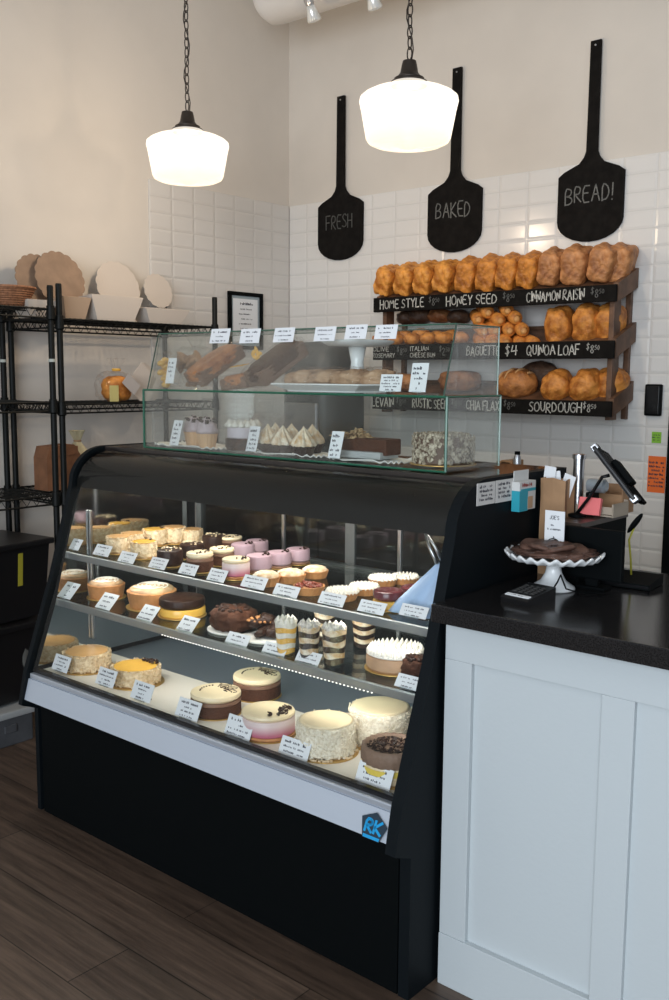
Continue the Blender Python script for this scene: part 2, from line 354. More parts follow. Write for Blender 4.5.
# ------------------------------------------------------------------ bread rack
RX0, RX1, RYF = .80, 2.075, -.22
rk = thing('bread_rack', 'dark wooden three-tier bread rack on the back wall', 'rack', (0, 0, 0))
TOPS = [(1.828, 1.758), (1.602, 1.515), (1.335, 1.266)]   # chalk lip top / bottom
TOPS = [(1.815, 1.745), (1.585, 1.510), (1.332, 1.266)]
slope = .085
for zt, zb in TOPS:
    G().prism([(0, zt-.015), (-RYF-.012, zt-.015+slope), (-RYF-.012, zt-.03+slope), (0, zt-.03)], RX1-RX0-.06,
              Matrix(((0, 0, 1, RX0+.03), (1, 0, 0, RYF), (0, 1, 0, 0), (0, 0, 0, 1)))).build('shelf_board', WOODR, rk)
    for x in (RX0, RX1-.022):
        G().prism([(.01, zb), (.01, zt+.008), (.205, zt+.008+slope*.9), (.205, zt-.075+slope*.9)], .022,
                  Matrix(((0, 0, 1, x), (1, 0, 0, RYF), (0, 1, 0, 0), (0, 0, 0, 1)))).build('side_bracket', WOODR, rk)
    G().box(((RX0+RX1)/2, -.016, zt+.05), (RX1-RX0-.06, .018, .06), bev=.003).build('back_rail', WOODR, rk)
for x in (RX0+.035, RX1-.034):
    G().box((x, -.158, 1.53), (.024, .065, .56), bev=.003).build('upright', WOODR, rk)
    G().box((x, -.02, 1.56), (.024, .022, .62), bev=.002).build('rear_upright', WOODR, rk)
signs = [
 [('HOME STYLE', .842, .27, 1), ('$8.50', 1.135, .09, 0), ('HONEY SEED', 1.235, .28, 1), ("$8.50", 1.54, .07, 0), ('CINNAMON RAISIN', 1.66, .28, 1), ('$8.50', 1.965, .08, 0)],
 [('OLIVE ROSEMARY', .80, .14, 2), ('$8.50', .95, .06, 0), ('ITALIAN CHEESE BUN', 1.03, .15, 2), ('$2.50', 1.2, .07, 0), ('BAGUETTE', 1.355, .18, 1), ('$4', 1.56, .07, 1), ('QUINOA LOAF', 1.67, .26, 1), ('$8.50', 1.955, .09, 1)],
 [('LEVAIN', .80, .14, 1), ('$8.50', .95, .07, 0), ('RUSTIC SEED', 1.05, .21, 1), ('$8.50', 1.275, .06, 0), ('CHIA FLAX', 1.36, .18, 1), ('$8.50', 1.56, .09, 0), ('SOURDOUGH', 1.69, .26, 1), ('$8.50', 1.95, .09, 1)]]
MF = Matrix(((1, 0, 0, 0), (0, 0, -1, 0), (0, 1, 0, 0), (0, 0, 0, 1)))  # local xy -> world xz facing -y
for (zt, zb), row in zip(TOPS, signs):
    lip = G().box(((RX0+RX1)/2, RYF-.008, (zt+zb)/2), (RX1-RX0+.004, .016, zt-zb), bev=.003).build('chalk_sign_board', CHALKB, rk)
    for txt, x, w, br in row:
        g = G()
        if br == 2:
            a, b = txt.split(' ', 1)
            stroke_text(g, a, x, (zt+zb)/2+.005, .021, w=.13, z=-RYF+.0165, M=MF, width=w*.75); stroke_text(g, b, x, (zt+zb)/2-.026, .021, w=.13, z=-RYF+.0165, M=MF, width=w)
        elif txt.startswith('$') and len(txt) > 3:
            xx = stroke_text(g, '$', x, (zt+zb)/2, .026, w=.13, z=-RYF+.0165, M=MF)
            xx = stroke_text(g, '8' if '8' in txt else '2', xx-.002, (zt+zb)/2-.016, .034, w=.11, z=-RYF+.0165, M=MF)
            stroke_text(g, '50', xx-.004, (zt+zb)/2, .018, w=.13, z=-RYF+.0165, M=MF)
        else: stroke_text(g, txt, x, (zt+zb)/2-.020, .042, w=.12, jit=.07, z=-RYF+.0165, M=MF, width=w)
        g.build('price_lettering' if txt[0] == '$' else 'chalk_lettering', CHALK if br else CHALKM, lip)
# loaves
def crust(name, c1, c2, rough=.55, b=.6):
    return mat(name, c1, rough, var=.15, vscale=24, col2=c2, bump=b, bscale=70)
CR_O = crust('golden crust', (.52, .17, .018), (.92, .40, .075)); CR_B = crust('brown seeded crust', (.42, .135, .016), (.80, .31, .052)); CR_R = crust('raisin crust', (.38, .14, .042), (.66, .30, .115))
CR_D = crust('dark crust', (.06, .03, .018), (.13, .07, .04)); CR_S = crust('sourdough crust', (.46, .145, .02), (.82, .33, .065)); CR_K = crust('rye crust', (.20, .07, .025), (.38, .16, .06))
def loaf_mesh(seed, m):
    "tall tin loaf standing on end: squarish, ridged crust, slightly flared torn top"
    g = G(); g.blob((0, 0, 0), (.090, .185, .160), amp=.06, fq=2.2, sub=5, power=5.5, seed=seed)
    rnd = random.Random(seed)
    for v in g.bm.verts:
        p = v.co
        p.x *= 1+.10*(p.z/.08)*.5
        n1 = noise.noise(Vector((p.x*30, p.y*16, p.z*14+seed))); n2 = noise.noise(Vector((p.x*70, p.y*60, p.z*60+seed)))
        crease = math.exp(-((p.x-.012*math.sin(p.z*40+seed))/.006)**2)*.006
        k = 1+.07*n1+.035*n2
        v.co = Vector((p.x*k, p.y*k+(crease if p.y < 0 else 0), p.z*k+(.008*noise.noise(Vector((p.x*50, p.y*30, seed))) if p.z > .06 else 0)))
    return g.build('bread_loaf', m, smooth=True)
ZS1 = TOPS[0][0]
tops = [(388, 'golden home style loaf at the left end of the top shelf', 0), (407, 'golden loaf second from the left on the top shelf', 0), (427, 'golden loaf third from the left on the top shelf', 0), (447, 'golden loaf standing over the first price of the top shelf board', 0),
 (468, 'loaf above the H of HONEY on the top shelf', 1), (489, 'loaf above the word HONEY, just right of its neighbour over the H', 1), (510, 'loaf above the S of SEED on the top shelf', 1), (531, 'darker orange loaf above the gap before CINNAMON', 1),
 (552, 'brown raisin loaf above the C of CINNAMON', 2), (576, 'wide brown raisin loaf above the end of CINNAMON', 2), (603, 'large brown raisin loaf above the price of the cinnamon raisin', 2), (624, 'brown loaf half hidden at the right end of the top shelf', 2)]
protos = [loaf_mesh(i*3+1, (CR_O, CR_B, CR_R)[i]) for i in range(3)]
used = [0, 0, 0]
for i, (px, lab, kd) in enumerate(tops):
    p = at(px, 275, 'y', -.135)
    o = protos[kd] if not used[kd] else protos[kd].copy()
    if used[kd]: COL.objects.link(o)
    used[kd] = 1
    o.location = (min(p.x, 2.02), -.125 if i < 11 else -.075, ZS1+.104+(.008 if kd == 2 else 0)); o.rotation_euler = (.30+random.uniform(-.06, .06), random.uniform(.16, .26), random.uniform(.12, .3))
    k = 1+random.uniform(-.04, .04)+(.05 if kd == 2 else 0); o.scale = (k*(1.16 if i in (9, 10) else 1.10), .9, k*(.88 if i < 4 else .90)); o.location.z -= .010
    tag(o, lab, 'bread loaf', 'loaves on the top shelf of the rack')
def bread(px, py, y, d, m, lab, grp, rot=(0, 0, 0), seed=1, power=2.2, amp=.12, name='bread_loaf', slashes=0, cat='bread loaf'):
    p = at(px, py, 'y', y); o = G().blob((0, 0, 0), d, amp=amp, fq=2.2, sub=4, power=power, seed=seed).build(name, m, loc=p, rot=rot, smooth=True)
    tag(o, lab, cat, grp)
    if slashes:
        for k in range(slashes):
            xx = (k-(slashes-1)/2)*d[0]/(slashes+.6)
            g = G(); pts = []
            for i in range(9):
                a = -.9+1.8*i/8
                yv = math.sin(a)*d[1]*.50*math.sqrt(max(.1, 1-(2*xx/d[0])**2)); zv = math.cos(a)*d[2]*.515*math.sqrt(max(.1, 1-(2*xx/d[0])**2))
                pts.append((xx+.25*yv, yv, zv))
            g.tube(pts, [.002+.005*math.sin(PI*i/8) for i in range(9)], 6).build('score_mark', mat('pale score', (.62, .36, .16), .7, bump=.3), o, smooth=True)
    return o
Z2 = TOPS[1][0]
bread(407, 318, -.06, (.10, .12, .07), CR_D, 'small dark round loaf at the far left of the middle shelf', 'olive rosemary loaves', seed=3)
bread(421, 316, -.06, (.12, .12, .08), CR_D, 'dark round loaf right of the smallest dark one on the middle shelf', 'olive rosemary loaves', seed=4)
bread(440, 316, -.06, (.12, .12, .07), CR_K, 'brown round loaf right of the dark pair on the middle shelf', 'olive rosemary loaves', seed=5)
bread(459, 317, -.06, (.11, .12, .07), CR_D, 'very dark loaf beside the baguettes, left of them', 'olive rosemary loaves', seed=6)
bun_spots = [(380, 349), (396, 348), (412, 347), (428, 348), (444, 348), (460, 349), (404, 336), (421, 334), (437, 337), (452, 336), (392, 337)]
names = ['leftmost', 'second', 'third', 'fourth', 'fifth', 'sixth']
bp = None
for i, (px, py) in enumerate(bun_spots):
    lab = f'golden cheese bun seen through the display glass, {names[i]} from the left in the front row' if i < 6 else ['golden bun in the upper row above the O of OLIVE', 'golden bun in the middle of the upper row', 'golden bun in the upper row, fourth from its left', 'golden bun at the right end of the upper row of buns', 'golden bun at the left end of the upper row of buns'][i-6]
    p = at(px, py, 'y', -.17 if i < 6 else -.10)
    if bp is None: bp = o = G().blob((0, 0, 0), (.082, .09, .062), amp=.12, sub=3, seed=2).build('cheese_bun', CR_S, smooth=True)
    else: o = bp.copy(); COL.objects.link(o)
    p.z = max(p.z, Z2+.028); o.location = p; o.rotation_euler = (0, 0, i*1.3); tag(o, lab, 'bun', 'cheese buns behind the glass')
bg = [(471, 320), (481, 313), (493, 321), (500, 311), (509, 319), (489, 331), (502, 331), (516, 331), (528, 345), (513, 345), (499, 343), (487, 343), (474, 344), (477, 332)]
bgl = ['at the upper left of the stack', 'on top of the stack, left', 'in the upper middle of the stack', 'topmost, in the middle of the stack', 'leaning at the upper right of the stack', 'in the second layer, third from the right',
 'in the centre of the stack, under the lid corner', 'big orange end at the right of the second layer', 'lying lowest at the right end', 'in the bottom layer, second from the right', 'in the bottom layer, third from the right', 'in the bottom layer, third from the left', 'in the bottom layer at the left end', 'in the second layer at the left end']
bp = None
for i, ((px, py), l) in enumerate(zip(bg, bgl)):
    p = at(px, py, 'y', -.235 if i > 7 else -.225)
    if bp is None:
        g = G(); g.tube([(0, .24, 0), (0, .235, .0), (0, .2, .0), (0, .1, 0), (0, .03, 0), (0, .008, 0), (0, 0, 0)], [.006, .014, .022, .026, .026, .021, .008], 14)
        bp = o = g.build('baguette', CR_S, smooth=True)
        m2 = G().lathe([(0, -.002), (.008, -.001), (.014, .003)], 12, M=Matrix.Rotation(-PI/2, 4, 'X')).build('cut_end', crust('baguette end', (.62, .27, .07), (.8, .42, .14)), bp, smooth=True)
    else: o = copy_tree(bp)
    o.location = p+Vector((.03, .02, 0)); o.rotation_euler = (.22, 0, .78+.10*((i*7) % 3-1)); o.scale = (1.18, .82, 1.18)
    tag(o, 'baguette end '+l if not l.startswith(('big', 'leaning', 'lying')) else 'baguette '+l, 'baguette', 'baguettes stacked on the middle shelf')
for i, (px, py, lab) in enumerate([(560, 326, 'upright quinoa loaf left of its twin on the middle shelf'), (588, 324, 'tall golden quinoa loaf, the middle one of three'), (611, 324, 'quinoa loaf partly hidden by the rack upright')]):
    bread(px, py, -.12 if i < 2 else -.09, (.118, .15, .172), CR_S, lab, 'quinoa loaves', rot=(.25, .1, .1), seed=20+i, power=3, amp=.16)
bread(405, 382, -.13, (.16, .13, .085), CR_R, 'floury levain loaf seen through the glass behind the price card', 'levain loaves', seed=31)
bread(376, 382, -.12, (.12, .13, .08), CR_R, 'floury levain loaf at the far left of the bottom shelf', 'levain loaves', seed=32)
bread(460, 381, -.12, (.21, .14, .10), CR_K, 'long rustic seed loaf seen through the display glass', 'rustic seed loaves', seed=33, power=3)
bread(540, 376, -.05, (.20, .10, .13), CR_D, 'dark chia loaf behind the scored round one', 'chia flax loaves', seed=34)
bread(517, 384, -.14, (.19, .14, .135), crust('scored crust', (.36, .13, .035), (.58, .23, .06)), 'round orange loaf with diagonal scores on the bottom shelf', 'chia flax loaves', seed=35, slashes=4, rot=(.3, 0, .1))
for i, (px, py, lab) in enumerate([(558, 386, 'oval sourdough loaf, the left of the sourdoughs'), (587, 386, 'biggest oval sourdough loaf, in the middle'), (612, 384, 'sourdough loaf half hidden by the rack upright')]):
    bread(px, py, -.14 if i < 2 else -.09, (.135, .15, .15), CR_S, lab, 'sourdough loaves', rot=(.3, .35, .1), seed=40+i, power=2.4, amp=.14)
# ------------------------------------------------------------------ refrigerated display case
X0, X1 = 1.118, 2.64
DECK, SH2, SH1 = .475, .697, .848
case = thing('display_case', 'long black refrigerated cake display case with sloping curved glass front', 'display case', (0, 0, 0))
MS = lambda x: Matrix(((0, 0, 1, x), (1, 0, 0, 0), (0, 1, 0, 0), (0, 0, 0, 1)))    # local (y,z) outline extruded along x
prof = [(-2.404, .0), (-2.404, .348), (-2.462, .372), (-2.457, .40), (-2.440, .48), (-2.387, .63), (-2.334, .78), (-2.285, .946), (-2.252, 1.065)]
for i in range(9):
    a = i/8; an = math.radians(160-70*a); prof.append((-2.118+.136*math.cos(an)*1.0, 1.056+.136*math.sin(an)))
prof += [(-1.72, 1.192), (-1.72, 0)]
PANEL = mat('black side panel', (.0045, .0068, .0085), .55, bump=.04, bscale=250, spec=.12)
o = G().prism(prof, .030, MS(X1-.030)).build('side_panel', PANEL, case); o['label'] = 'right side panel of black laminate'
G().prism(prof, .020, MS(X0)).build('side_panel', PANEL, case)
G().box(((X0+X1)/2, -2.06, .195), (X1-X0-.07, .684, .39)).build('base_cabinet', BLK, case)
bump_ = G().prism([(-2.452, .390), (-2.434, .456), (-2.40, .456), (-2.40, .390)], X1-X0-.026, MS(X0-.002)).build('bumper_strip', mat('pale aluminium strip', (.50, .55, .62), .45, metal=.25, bump=.02), case)
G().box(((X0+X1)/2-.005, -2.418, .465), (X1-X0-.054, .026, .018), bev=.004).build('lower_glass_rail', ALU, case)
G().box(((X0+X1)/2-.005, -2.409, .479), (X1-X0-.054, .014, .016)).build('gasket', BLKG, case)
G().box(((X0+X1)/2-.005, -2.07, DECK-.012), (X1-X0-.054, .66, .022)).build('deck', mat('grey steel liner', (.19, .22, .26), .35, metal=.4, bump=.02), case)
G().prism([(-2.402, DECK-.001), (-2.128, DECK-.001), (-2.122, DECK+.0004), (-2.402, DECK+.0004)], X1-X0-.056, MS(X0+.022)).build('deck_liner', mat('cream deck liner', (.76, .71, .64), .55, bump=.01), case)
G().box(((X0+X1)/2-.005, -1.745, .585), (X1-X0-.054, .012, .22)).build('back_panel', mat('grey steel liner', (0, 0, 0)), case)
g = G(); g.tube([(X0+.04, -1.752, .595), (1.75, -1.752, .595)], .001); g.build('liner_seam', BLK, case)
# glass front: sloped sheet that curves over at the top
gp = [(-2.428, .482), (-2.375, .63), (-2.322, .78), (-2.273, .946), (-2.240, 1.065)]
for i in range(9):
    a = i/8; an = math.radians(160-70*a); gp.append((-2.118+.124*math.cos(an), 1.056+.124*math.sin(an)))
g = G(); v0 = [g.bm.verts.new((X0+.018, y, z)) for y, z in gp]; v1 = [g.bm.verts.new((X1-.031, y, z)) for y, z in gp]
for i in range(len(gp)-1): g.bm.faces.new((v0[i], v1[i], v1[i+1], v0[i+1]))
g.build('glass_front', glass('curved front glass', (.94, .955, .95), .65, ior=1.5), case, smooth=True)
TOPM = mat('smoked black top', (.022, .017, .015), .12, var=.3, vscale=5)
G().box(((X0+X1)/2-.005, -1.92, 1.178), (X1-X0-.052, .40, .026), bev=.004).build('case_top', TOPM, case)
# smoked hood band behind the upper glass
hp = [(-2.232, 1.062)]+[(-2.118+.118*math.cos(math.radians(160-70*i/8)), 1.050+.118*math.sin(math.radians(160-70*i/8))) for i in range(9)]
g = G(); v0 = [g.bm.verts.new((X0+.02, y, z)) for y, z in hp]; v1 = [g.bm.verts.new((X1-.031, y, z)) for y, z in hp]
for i in range(len(hp)-1): g.bm.faces.new((v0[i], v1[i], v1[i+1], v0[i+1]))
g.build('hood', mat('smoked hood', (.012, .012, .011), .4, spec=.2), case, smooth=True)
G().box(((X0+X1)/2, -2.13, 1.135), (X1-X0-.08, .06, .022), bev=.006).build('lamp_housing', BLK, case)
G().tube([(X0+.10, -2.13, 1.118), (X1-.10, -2.13, 1.118)], .009, 12).build('lamp_tube', mat('tube lamp', (.9, .9, .85), .4, emit=(1, .93, .82), estr=5), case, smooth=True)
G().prism([(-2.40, .49), (-2.33, .68), (-2.27, .90), (-2.22, 1.06), (-1.76, 1.10), (-1.76, .49)], .003, MS(X0+.0205)).build('mirror_end', mat('mirror steel', (.62, .64, .62), .06, metal=1), case)
# shelves
for z, yf, nm in ((SH1, -2.268, 'upper'), (SH2, -2.312, 'lower')):
    G().box(((X0+X1)/2-.005, (yf-1.80)/2, z-.004), (X1-X0-.054, -1.80-yf, .006)).build('glass_shelf', glass('shelf glass', (.80, .88, .86), .9), case)
    rail = G().box(((X0+X1)/2-.005, yf-.004, z-.010), (X1-X0-.054, .012, .022), bev=.003).build('shelf_rail', mat('shelf rail steel', (.36, .39, .40), .32, metal=.7, bump=.02), case)
    G().box(((X0+X1)/2, -1.80, z-.012), (X1-X0-.08, .014, .022), bev=.003).build('rear_shelf_rail', CHROME, case)
    for x in (X0+.05, 1.62, 2.12, X1-.06):
        G().prism([(yf+.01, z-.008), (-1.78, z-.008), (-1.78, z-.05), (yf+.05, z-.014)], .004, MS(x)).build('shelf_bracket', CHROME, case)
rows = G()
for i in range(64): rows.box((1.66+i*.0125, -2.309, SH2-.026), (.0042, .004, .0042), bev=.001, seg=1)
rows.build('led_strip', mat('led diodes', (1, 1, .95), .4, emit=(1, .95, .85), estr=1.6), case)
G().box((2.055, -2.305, SH2-.0245), (.84, .004, .007)).build('led_channel', mat('led channel', (.12, .13, .13), .5), case)
G().box((X0+.031, -2.19, .76), (.010, .009, .44), bev=.002).build('shelf_standard', CHROME, case)
for x, y in ( (1.66, -1.79), (2.14, -1.79), (2.56, -1.79)):
    G().box((x, y, (DECK+1.0)/2), (.013, .009, 1.0-DECK), bev=.002).build('shelf_standard', CHROME, case)
# rear sliding glass doors
for i in range(2):
    xa = X0+.05+i*.74; yy = -1.735-.012*i
    d = G().box((xa+.37, yy, .93), (.74, .005, .42)).build('sliding_door', glass('rear door glass', (.55, .60, .60), 1), case)
    for c, s in (((xa+.37, yy, 1.13), (.74, .012, .03)), ((xa+.37, yy, .72), (.74, .012, .03)), ((xa+.012, yy, .93), (.024, .012, .42)), ((xa+.728, yy, .93), (.024, .012, .42))):
        G().box(c, s, bev=.002).build('door_frame', mat('dull door frame', (.20, .21, .21), .4, metal=.6), d)
# supplier sticker on the strip
lg = thing('sticker', 'dark pentagon RK sticker at the right end of the pale case strip', 'sticker', (0, 0, 0))
pc = at(375, 826, 'y', -2.446)
n_ = Vector((0, -.066, .018)).normalized(); upv = Vector((0, .018, .066)).normalized(); xv = Vector((1, 0, 0))
ML = Matrix((( xv.x, upv.x, n_.x, pc.x), (xv.y, upv.y, n_.y, pc.y-.0035), (xv.z, upv.z, n_.z, pc.z), (0, 0, 0, 1)))
G().prism([(-.037, .014), (.002, .032), (.037, .006), (.020, -.030), (-.028, -.030)], .001, ML).build('backing', mat('sticker slate', (.016, .035, .055), .4), lg)
g = G(); stroke_text(g, 'RK', -.022, -.015, .029, w=.22, jit=0, z=.0015, M=ML @ Matrix(((1, .12, 0, 0), (0, 1, 0, 0), (0, 0, 1, 0), (0, 0, 0, 1))))
g.bm.faces.new([g.bm.verts.new(ML @ Vector(q)) for q in ((-.026, -.029, .0012), (.019, -.029, .0012), (.021, -.022, .0012), (-.027, -.022, .0012))])
g.build('letters', mat('sticker blue', (.01, .32, .66), .4), lg)
# ------------------------------------------------------------------ pastry helpers
def fit(px, yt, yb, w, z):
    "size and place of a round thing standing on the plane z, from its outline in the photo"
    p = at(px, yb, 'z', z)
    for _ in range(4):
        dep = (p-CAM).dot(F); s = FPX/dep; hd = math.hypot(p.x-Cx, p.y-Cy); al = math.atan((Cz-z)/hd); r = w/2/s
        p = at(px, yb-r*math.sin(al)*s, 'z', z)
    h = (yb-yt-2*r*math.sin(al)*s)/(math.cos(al)*s)
    return Vector((p.x, p.y, z)), r, max(h, .012)
C_NUT = mat('chopped nuts', (.78, .55, .30), .8, var=.15, vscale=90, col2=(.92, .76, .52), bump=.25, bscale=150)
C_TAN = mat('caramel glaze', (.66, .38, .15), .3, var=.1, vscale=15)
C_YEL = mat('yellow glaze', (.88, .50, .09), .2, var=.08, vscale=10)
C_CHO = mat('dark chocolate', (.028, .011, .006), .4, spec=.25, var=.3, vscale=40, bump=.2)
C_BRW = mat('chocolate sponge', (.075, .028, .014), .7, spec=.2, var=.2, vscale=40, bump=.4, bscale=120)
C_MIL = mat('milk chocolate mousse', (.22, .115, .07), .5, var=.1, vscale=20)
C_WHI = mat('white chocolate', (.84, .70, .46), .35, var=.05, vscale=12)
C_CRM = mat('whipped cream', (.83, .79, .70), .5, var=.05, vscale=30, bump=.15)
C_COC = mat('coconut coating', (.80, .70, .52), .85, var=.12, vscale=120, col2=(.92, .86, .72), bump=.5, bscale=160)
C_PIE = mat('pie crust', (.48, .21, .07), .6, var=.2, vscale=25, bump=.3, bscale=80)
C_CHS = mat('cheesecake', (.80, .50, .12), .4, var=.08, vscale=20)
C_BER = mat('berry glaze', (.13, .03, .035), .2, var=.2, vscale=20)
C_CHE = mat('cherry topping', (.22, .035, .015), .2, var=.4, vscale=60, bump=.5, bscale=90)
C_MER = mat('toasted meringue', (.66, .40, .17), .55, var=.1, vscale=50, col2=(.88, .80, .64))
C_PUR = mat('lilac mousse', (.42, .29, .34), .45, var=.05, vscale=10)
C_SLV = mat('slivered almonds', (.24, .17, .10), .7, var=.4, vscale=110, col2=(.66, .58, .45))
def pink():
    m = mat('pink ombre mousse', (.7, .3, .35), .4); nt = m.node_tree; N = nt.nodes; L = nt.links
    tc = N.new('ShaderNodeTexCoord'); s = N.new('ShaderNodeSeparateXYZ'); L.new(tc.outputs['Generated'], s.inputs[0])
    r = N.new('ShaderNodeValToRGB'); L.new(s.outputs['Z'], r.inputs['Fac']); L.new(r.outputs[0], N['Principled BSDF'].inputs['Base Color'])
    r.color_ramp.elements[0].color = (.50, .13, .20, 1); r.color_ramp.elements[0].position = .15; r.color_ramp.elements[1].color = (.72, .58, .56, 1); r.color_ramp.elements[1].position = .75
    return m
C_PNK = pink()
def disc(r, z0, z1, m, name, par, bev=.004, n=44, fr=None, fz=None):
    b = min(bev, (z1-z0)*.45)
    return G().lathe([(0, z0), (r-b, z0), (r, z0+b), (r, z1-b), (r-b*.3, z1-b*.3), (r-b, z1), (r*.5, z1), (0, z1)], n, fr=fr, fz=fz).build(name, m, par, smooth='auto')
def board(r, par, m=None): return disc(r, 0, .003, m or GOLD, 'cake_board', par, .001)
def flakes(g, r, h, n, s, z0=.004, top=False, flat=.35):
    for i in range(n):
        a = random.uniform(0, 2*PI)
        if top and random.random() < .3: rr = r*math.sqrt(random.random()); z = h
        else: rr = r; z = random.uniform(z0, h)
        rot = Matrix.Rotation(a, 3, 'Z') @ Matrix.Rotation(random.uniform(-.7, .7), 3, 'X') @ Matrix.Rotation(random.uniform(-.5, .5), 3, 'Y') @ Matrix.Rotation(random.uniform(0, 3), 3, 'X')
        g.box((rr*math.cos(a), rr*math.sin(a), z), (s*flat*random.uniform(.8, 1.3), s*random.uniform(.6, 1.3), s*random.uniform(.5, 1.1)), rot)
def chips(par, r, h, n, s=.005, m=None, a0=2.2, spread=.7, name='chocolate_curls'):
    g = G()
    for i in range(n):
        a = a0+random.uniform(-spread, spread); rr = r*random.uniform(.45, .85)
        if i % 2: g.tube([(rr*math.cos(a)+s*2*math.cos(t)*.5, rr*math.sin(a)+s*math.sin(t), h+s*.5+.2*s*t) for t in (0, 1, 2, 3)], s*.28, 5)
        else: g.box((rr*math.cos(a), rr*math.sin(a), h+s*.5), (s*1.6, s*.7, s*.6), Matrix.Rotation(random.uniform(0, 3), 3, 'Z') @ Matrix.Rotation(.5, 3, 'X'))
    g.build(name, m or C_CHO, par)
def peaks(g, r, h, n_rings, s, hh, tw=True):
    for k in range(n_rings):
        rr = r*(1-k/max(1, n_rings-.3))*.88; c = max(1, int(2*PI*rr/(s*1.5)))
        for i in range(c):
            a = 2*PI*i/c+k*.4
            pr_ = [(0, 0), (s*.8, 0), (s*.95, hh*.22), (s*.6, hh*.5), (s*.22, hh*.82), (0, hh)]
            g.lathe(pr_, 10, c=(rr*math.cos(a), rr*math.sin(a), h), fr=(lambda an, r_, z: 1+.18*math.cos(5*an+z*90)))
def squiggle(par, r, h, n=7):
    g = G()
    for k in range(3):
        pts = []
        for i in range(30):
            t = i/29; a = 1.0+1.9*t; rr = r*(.78-.18*k)+r*.10*math.sin(t*20+k)
            pts.append((rr*math.cos(a), rr*math.sin(a), h+.001))
        g.tube(pts, .0008+.0003*k, 5)
    for i in range(n):
        a = 3.3+.22*i; g.blob((r*.62*math.cos(a), r*.62*math.sin(a), h+.001), (.006, .006, .003), sub=1)
    g.build('chocolate_drizzle', C_CHO, par)
def cake(name, kind, label, cat, loc, r, h, group=None, rot=0, small=False):
    t = thing(name, label, cat, loc, (0, 0, rot), group); n = 90 if small else 420; fs = .006 if small else .0075
    if kind in ('nut', 'nut_yellow', 'nut_caramel'):
        board(r*1.10, t)
        disc(r*.93, .003, h*.93, C_NUT, 'cake_body', t, .006)
        g = G(); flakes(g, r*.95, h*.94, n, fs); 
        for i in range(n//4):
            a = random.uniform(0, 2*PI); g.box((r*.88*math.cos(a), r*.88*math.sin(a), h*.95), (fs*.9, fs*.5, fs*.5), RZ(a*3))
        g.build('nut_coating', C_NUT, t)
        G().lathe([(0, h*.93), (r*.80, h*.93), (r*.86, h*.97), (r*.80, h*.985), (r*.4, h*.965), (0, h*.965)], 40).build('glazed_top', C_YEL if kind == 'nut_yellow' else C_TAN, t, smooth=True)
        if kind == 'nut_yellow': chips(t, r, h, 16 if not small else 6, .007 if not small else .004)
    elif kind == 'mousse':
        board(r*1.04, t); disc(r, .003, h*.55, C_BRW, 'sponge_layer', t, .003); disc(r*.995, h*.55, h*.72, C_MIL, 'mousse_layer', t, .002); disc(r, h*.72, h, C_WHI, 'white_chocolate_layer', t, .006)
        squiggle(t, r, h) if not small else chips(t, r, h, 12, .004, spread=2.5)
    elif kind == 'pink':
        board(r*1.04, t); disc(r, .003, h*.18, C_PIE, 'crumb_base', t, .003); disc(r*.99, h*.18, h*.80, C_PNK, 'pink_mousse', t, .003); disc(r*.99, h*.80, h, C_WHI, 'cream_top', t, .006)
        chips(t, r, h, 26 if not small else 9, .007 if not small else .0045, a0=.7, spread=.9)
    elif kind == 'lilac':
        board(r*1.04, t); disc(r, .003, h*.2, C_MIL, 'crumb_base', t, .003); disc(r*.99, h*.2, h, C_PUR, 'lilac_mousse', t, .006); chips(t, r, h, 9, .0045, a0=.9)
    elif kind == 'choc':
        board(r*1.05, t); disc(r, .003, h, C_CHO, 'chocolate_body', t, .007); chips(t, r, h, 16, .0045, m=C_WHI, spread=3, name='cream_flecks')
    elif kind == 'coconut':
        board(r*1.08, t); disc(r*.95, .003, h*.96, C_COC, 'cake_body', t, .008); g = G(); flakes(g, r*.97, h*.95, 700, .006); g.build('coconut_coating', C_COC, t)
        G().lathe([(0, h*.955), (r*.86, h*.955), (r*.90, h*.98), (r*.8, h), (r*.4, h*.99), (0, h*.99)], 40).build('cream_top', C_WHI, t, smooth=True)
        g = G()
        for i in range(50): a = random.uniform(0, 2*PI); g.box((r*1.0*math.cos(a), r*1.0*math.sin(a), .006), (.008, .006, .005), RZ(a))
        g.build('nut_border', C_NUT, t)
    elif kind == 'tart_choc':
        board(r*1.12, t)
        disc(r*.98, .003, h*.30, C_NUT, 'crumb_base', t, .003); disc(r*.97, h*.30, h*.52, C_WHI, 'cream_layer', t, .003)
        G().lathe([(r*.93, h*.5), (r*1.0, h*.55), (r*1.0, h*.85), (r*.97, h), (r*.88, h), (r*.84, h*.86), (0, h*.86)], 44, fr=lambda a, r_, z: 1+.035*math.cos(22*a)*(z > h*.5), close=False).build('crimped_crust', mat('mocha crust', (.24, .15, .10), .6, bump=.4), t, smooth=True)
        g = G()
        for i in range(240):
            a = random.uniform(0, 2*PI); rr = r*.84*math.sqrt(random.random()); g.box((rr*math.cos(a), rr*math.sin(a), h*.88+.003), (.006, .003, .003), RZ(a*5) @ RX(.6))
        g.build('chocolate_shavings', C_CHO, t)
        g = G(); g.lathe([(r*1.0, h*.30), (r*1.012, h*.30), (r*1.012, h*.47), (r*1.0, h*.47)], 40, close=False); 
        for s in (-1, 1): g.tube([(-r*1.02, 0, h*.4), (-r*1.2, s*.015, h*.6), (-r*1.15, s*.03, h*.45), (-r*1.02, 0, h*.4)], .004, 6)
        g.build('yellow_ribbon', mat('yellow ribbon', (.80, .60, .10), .35), t)
    elif kind == 'swirl':
        board(r*1.05, t)
        G().lathe([(0, .003), (r*.88, .003), (r*.98, h*.55), (r*1.0, h*.75), (r*.94, h*.78), (0, h*.78)], 44).build('pie_shell', C_PIE, t, smooth='auto')
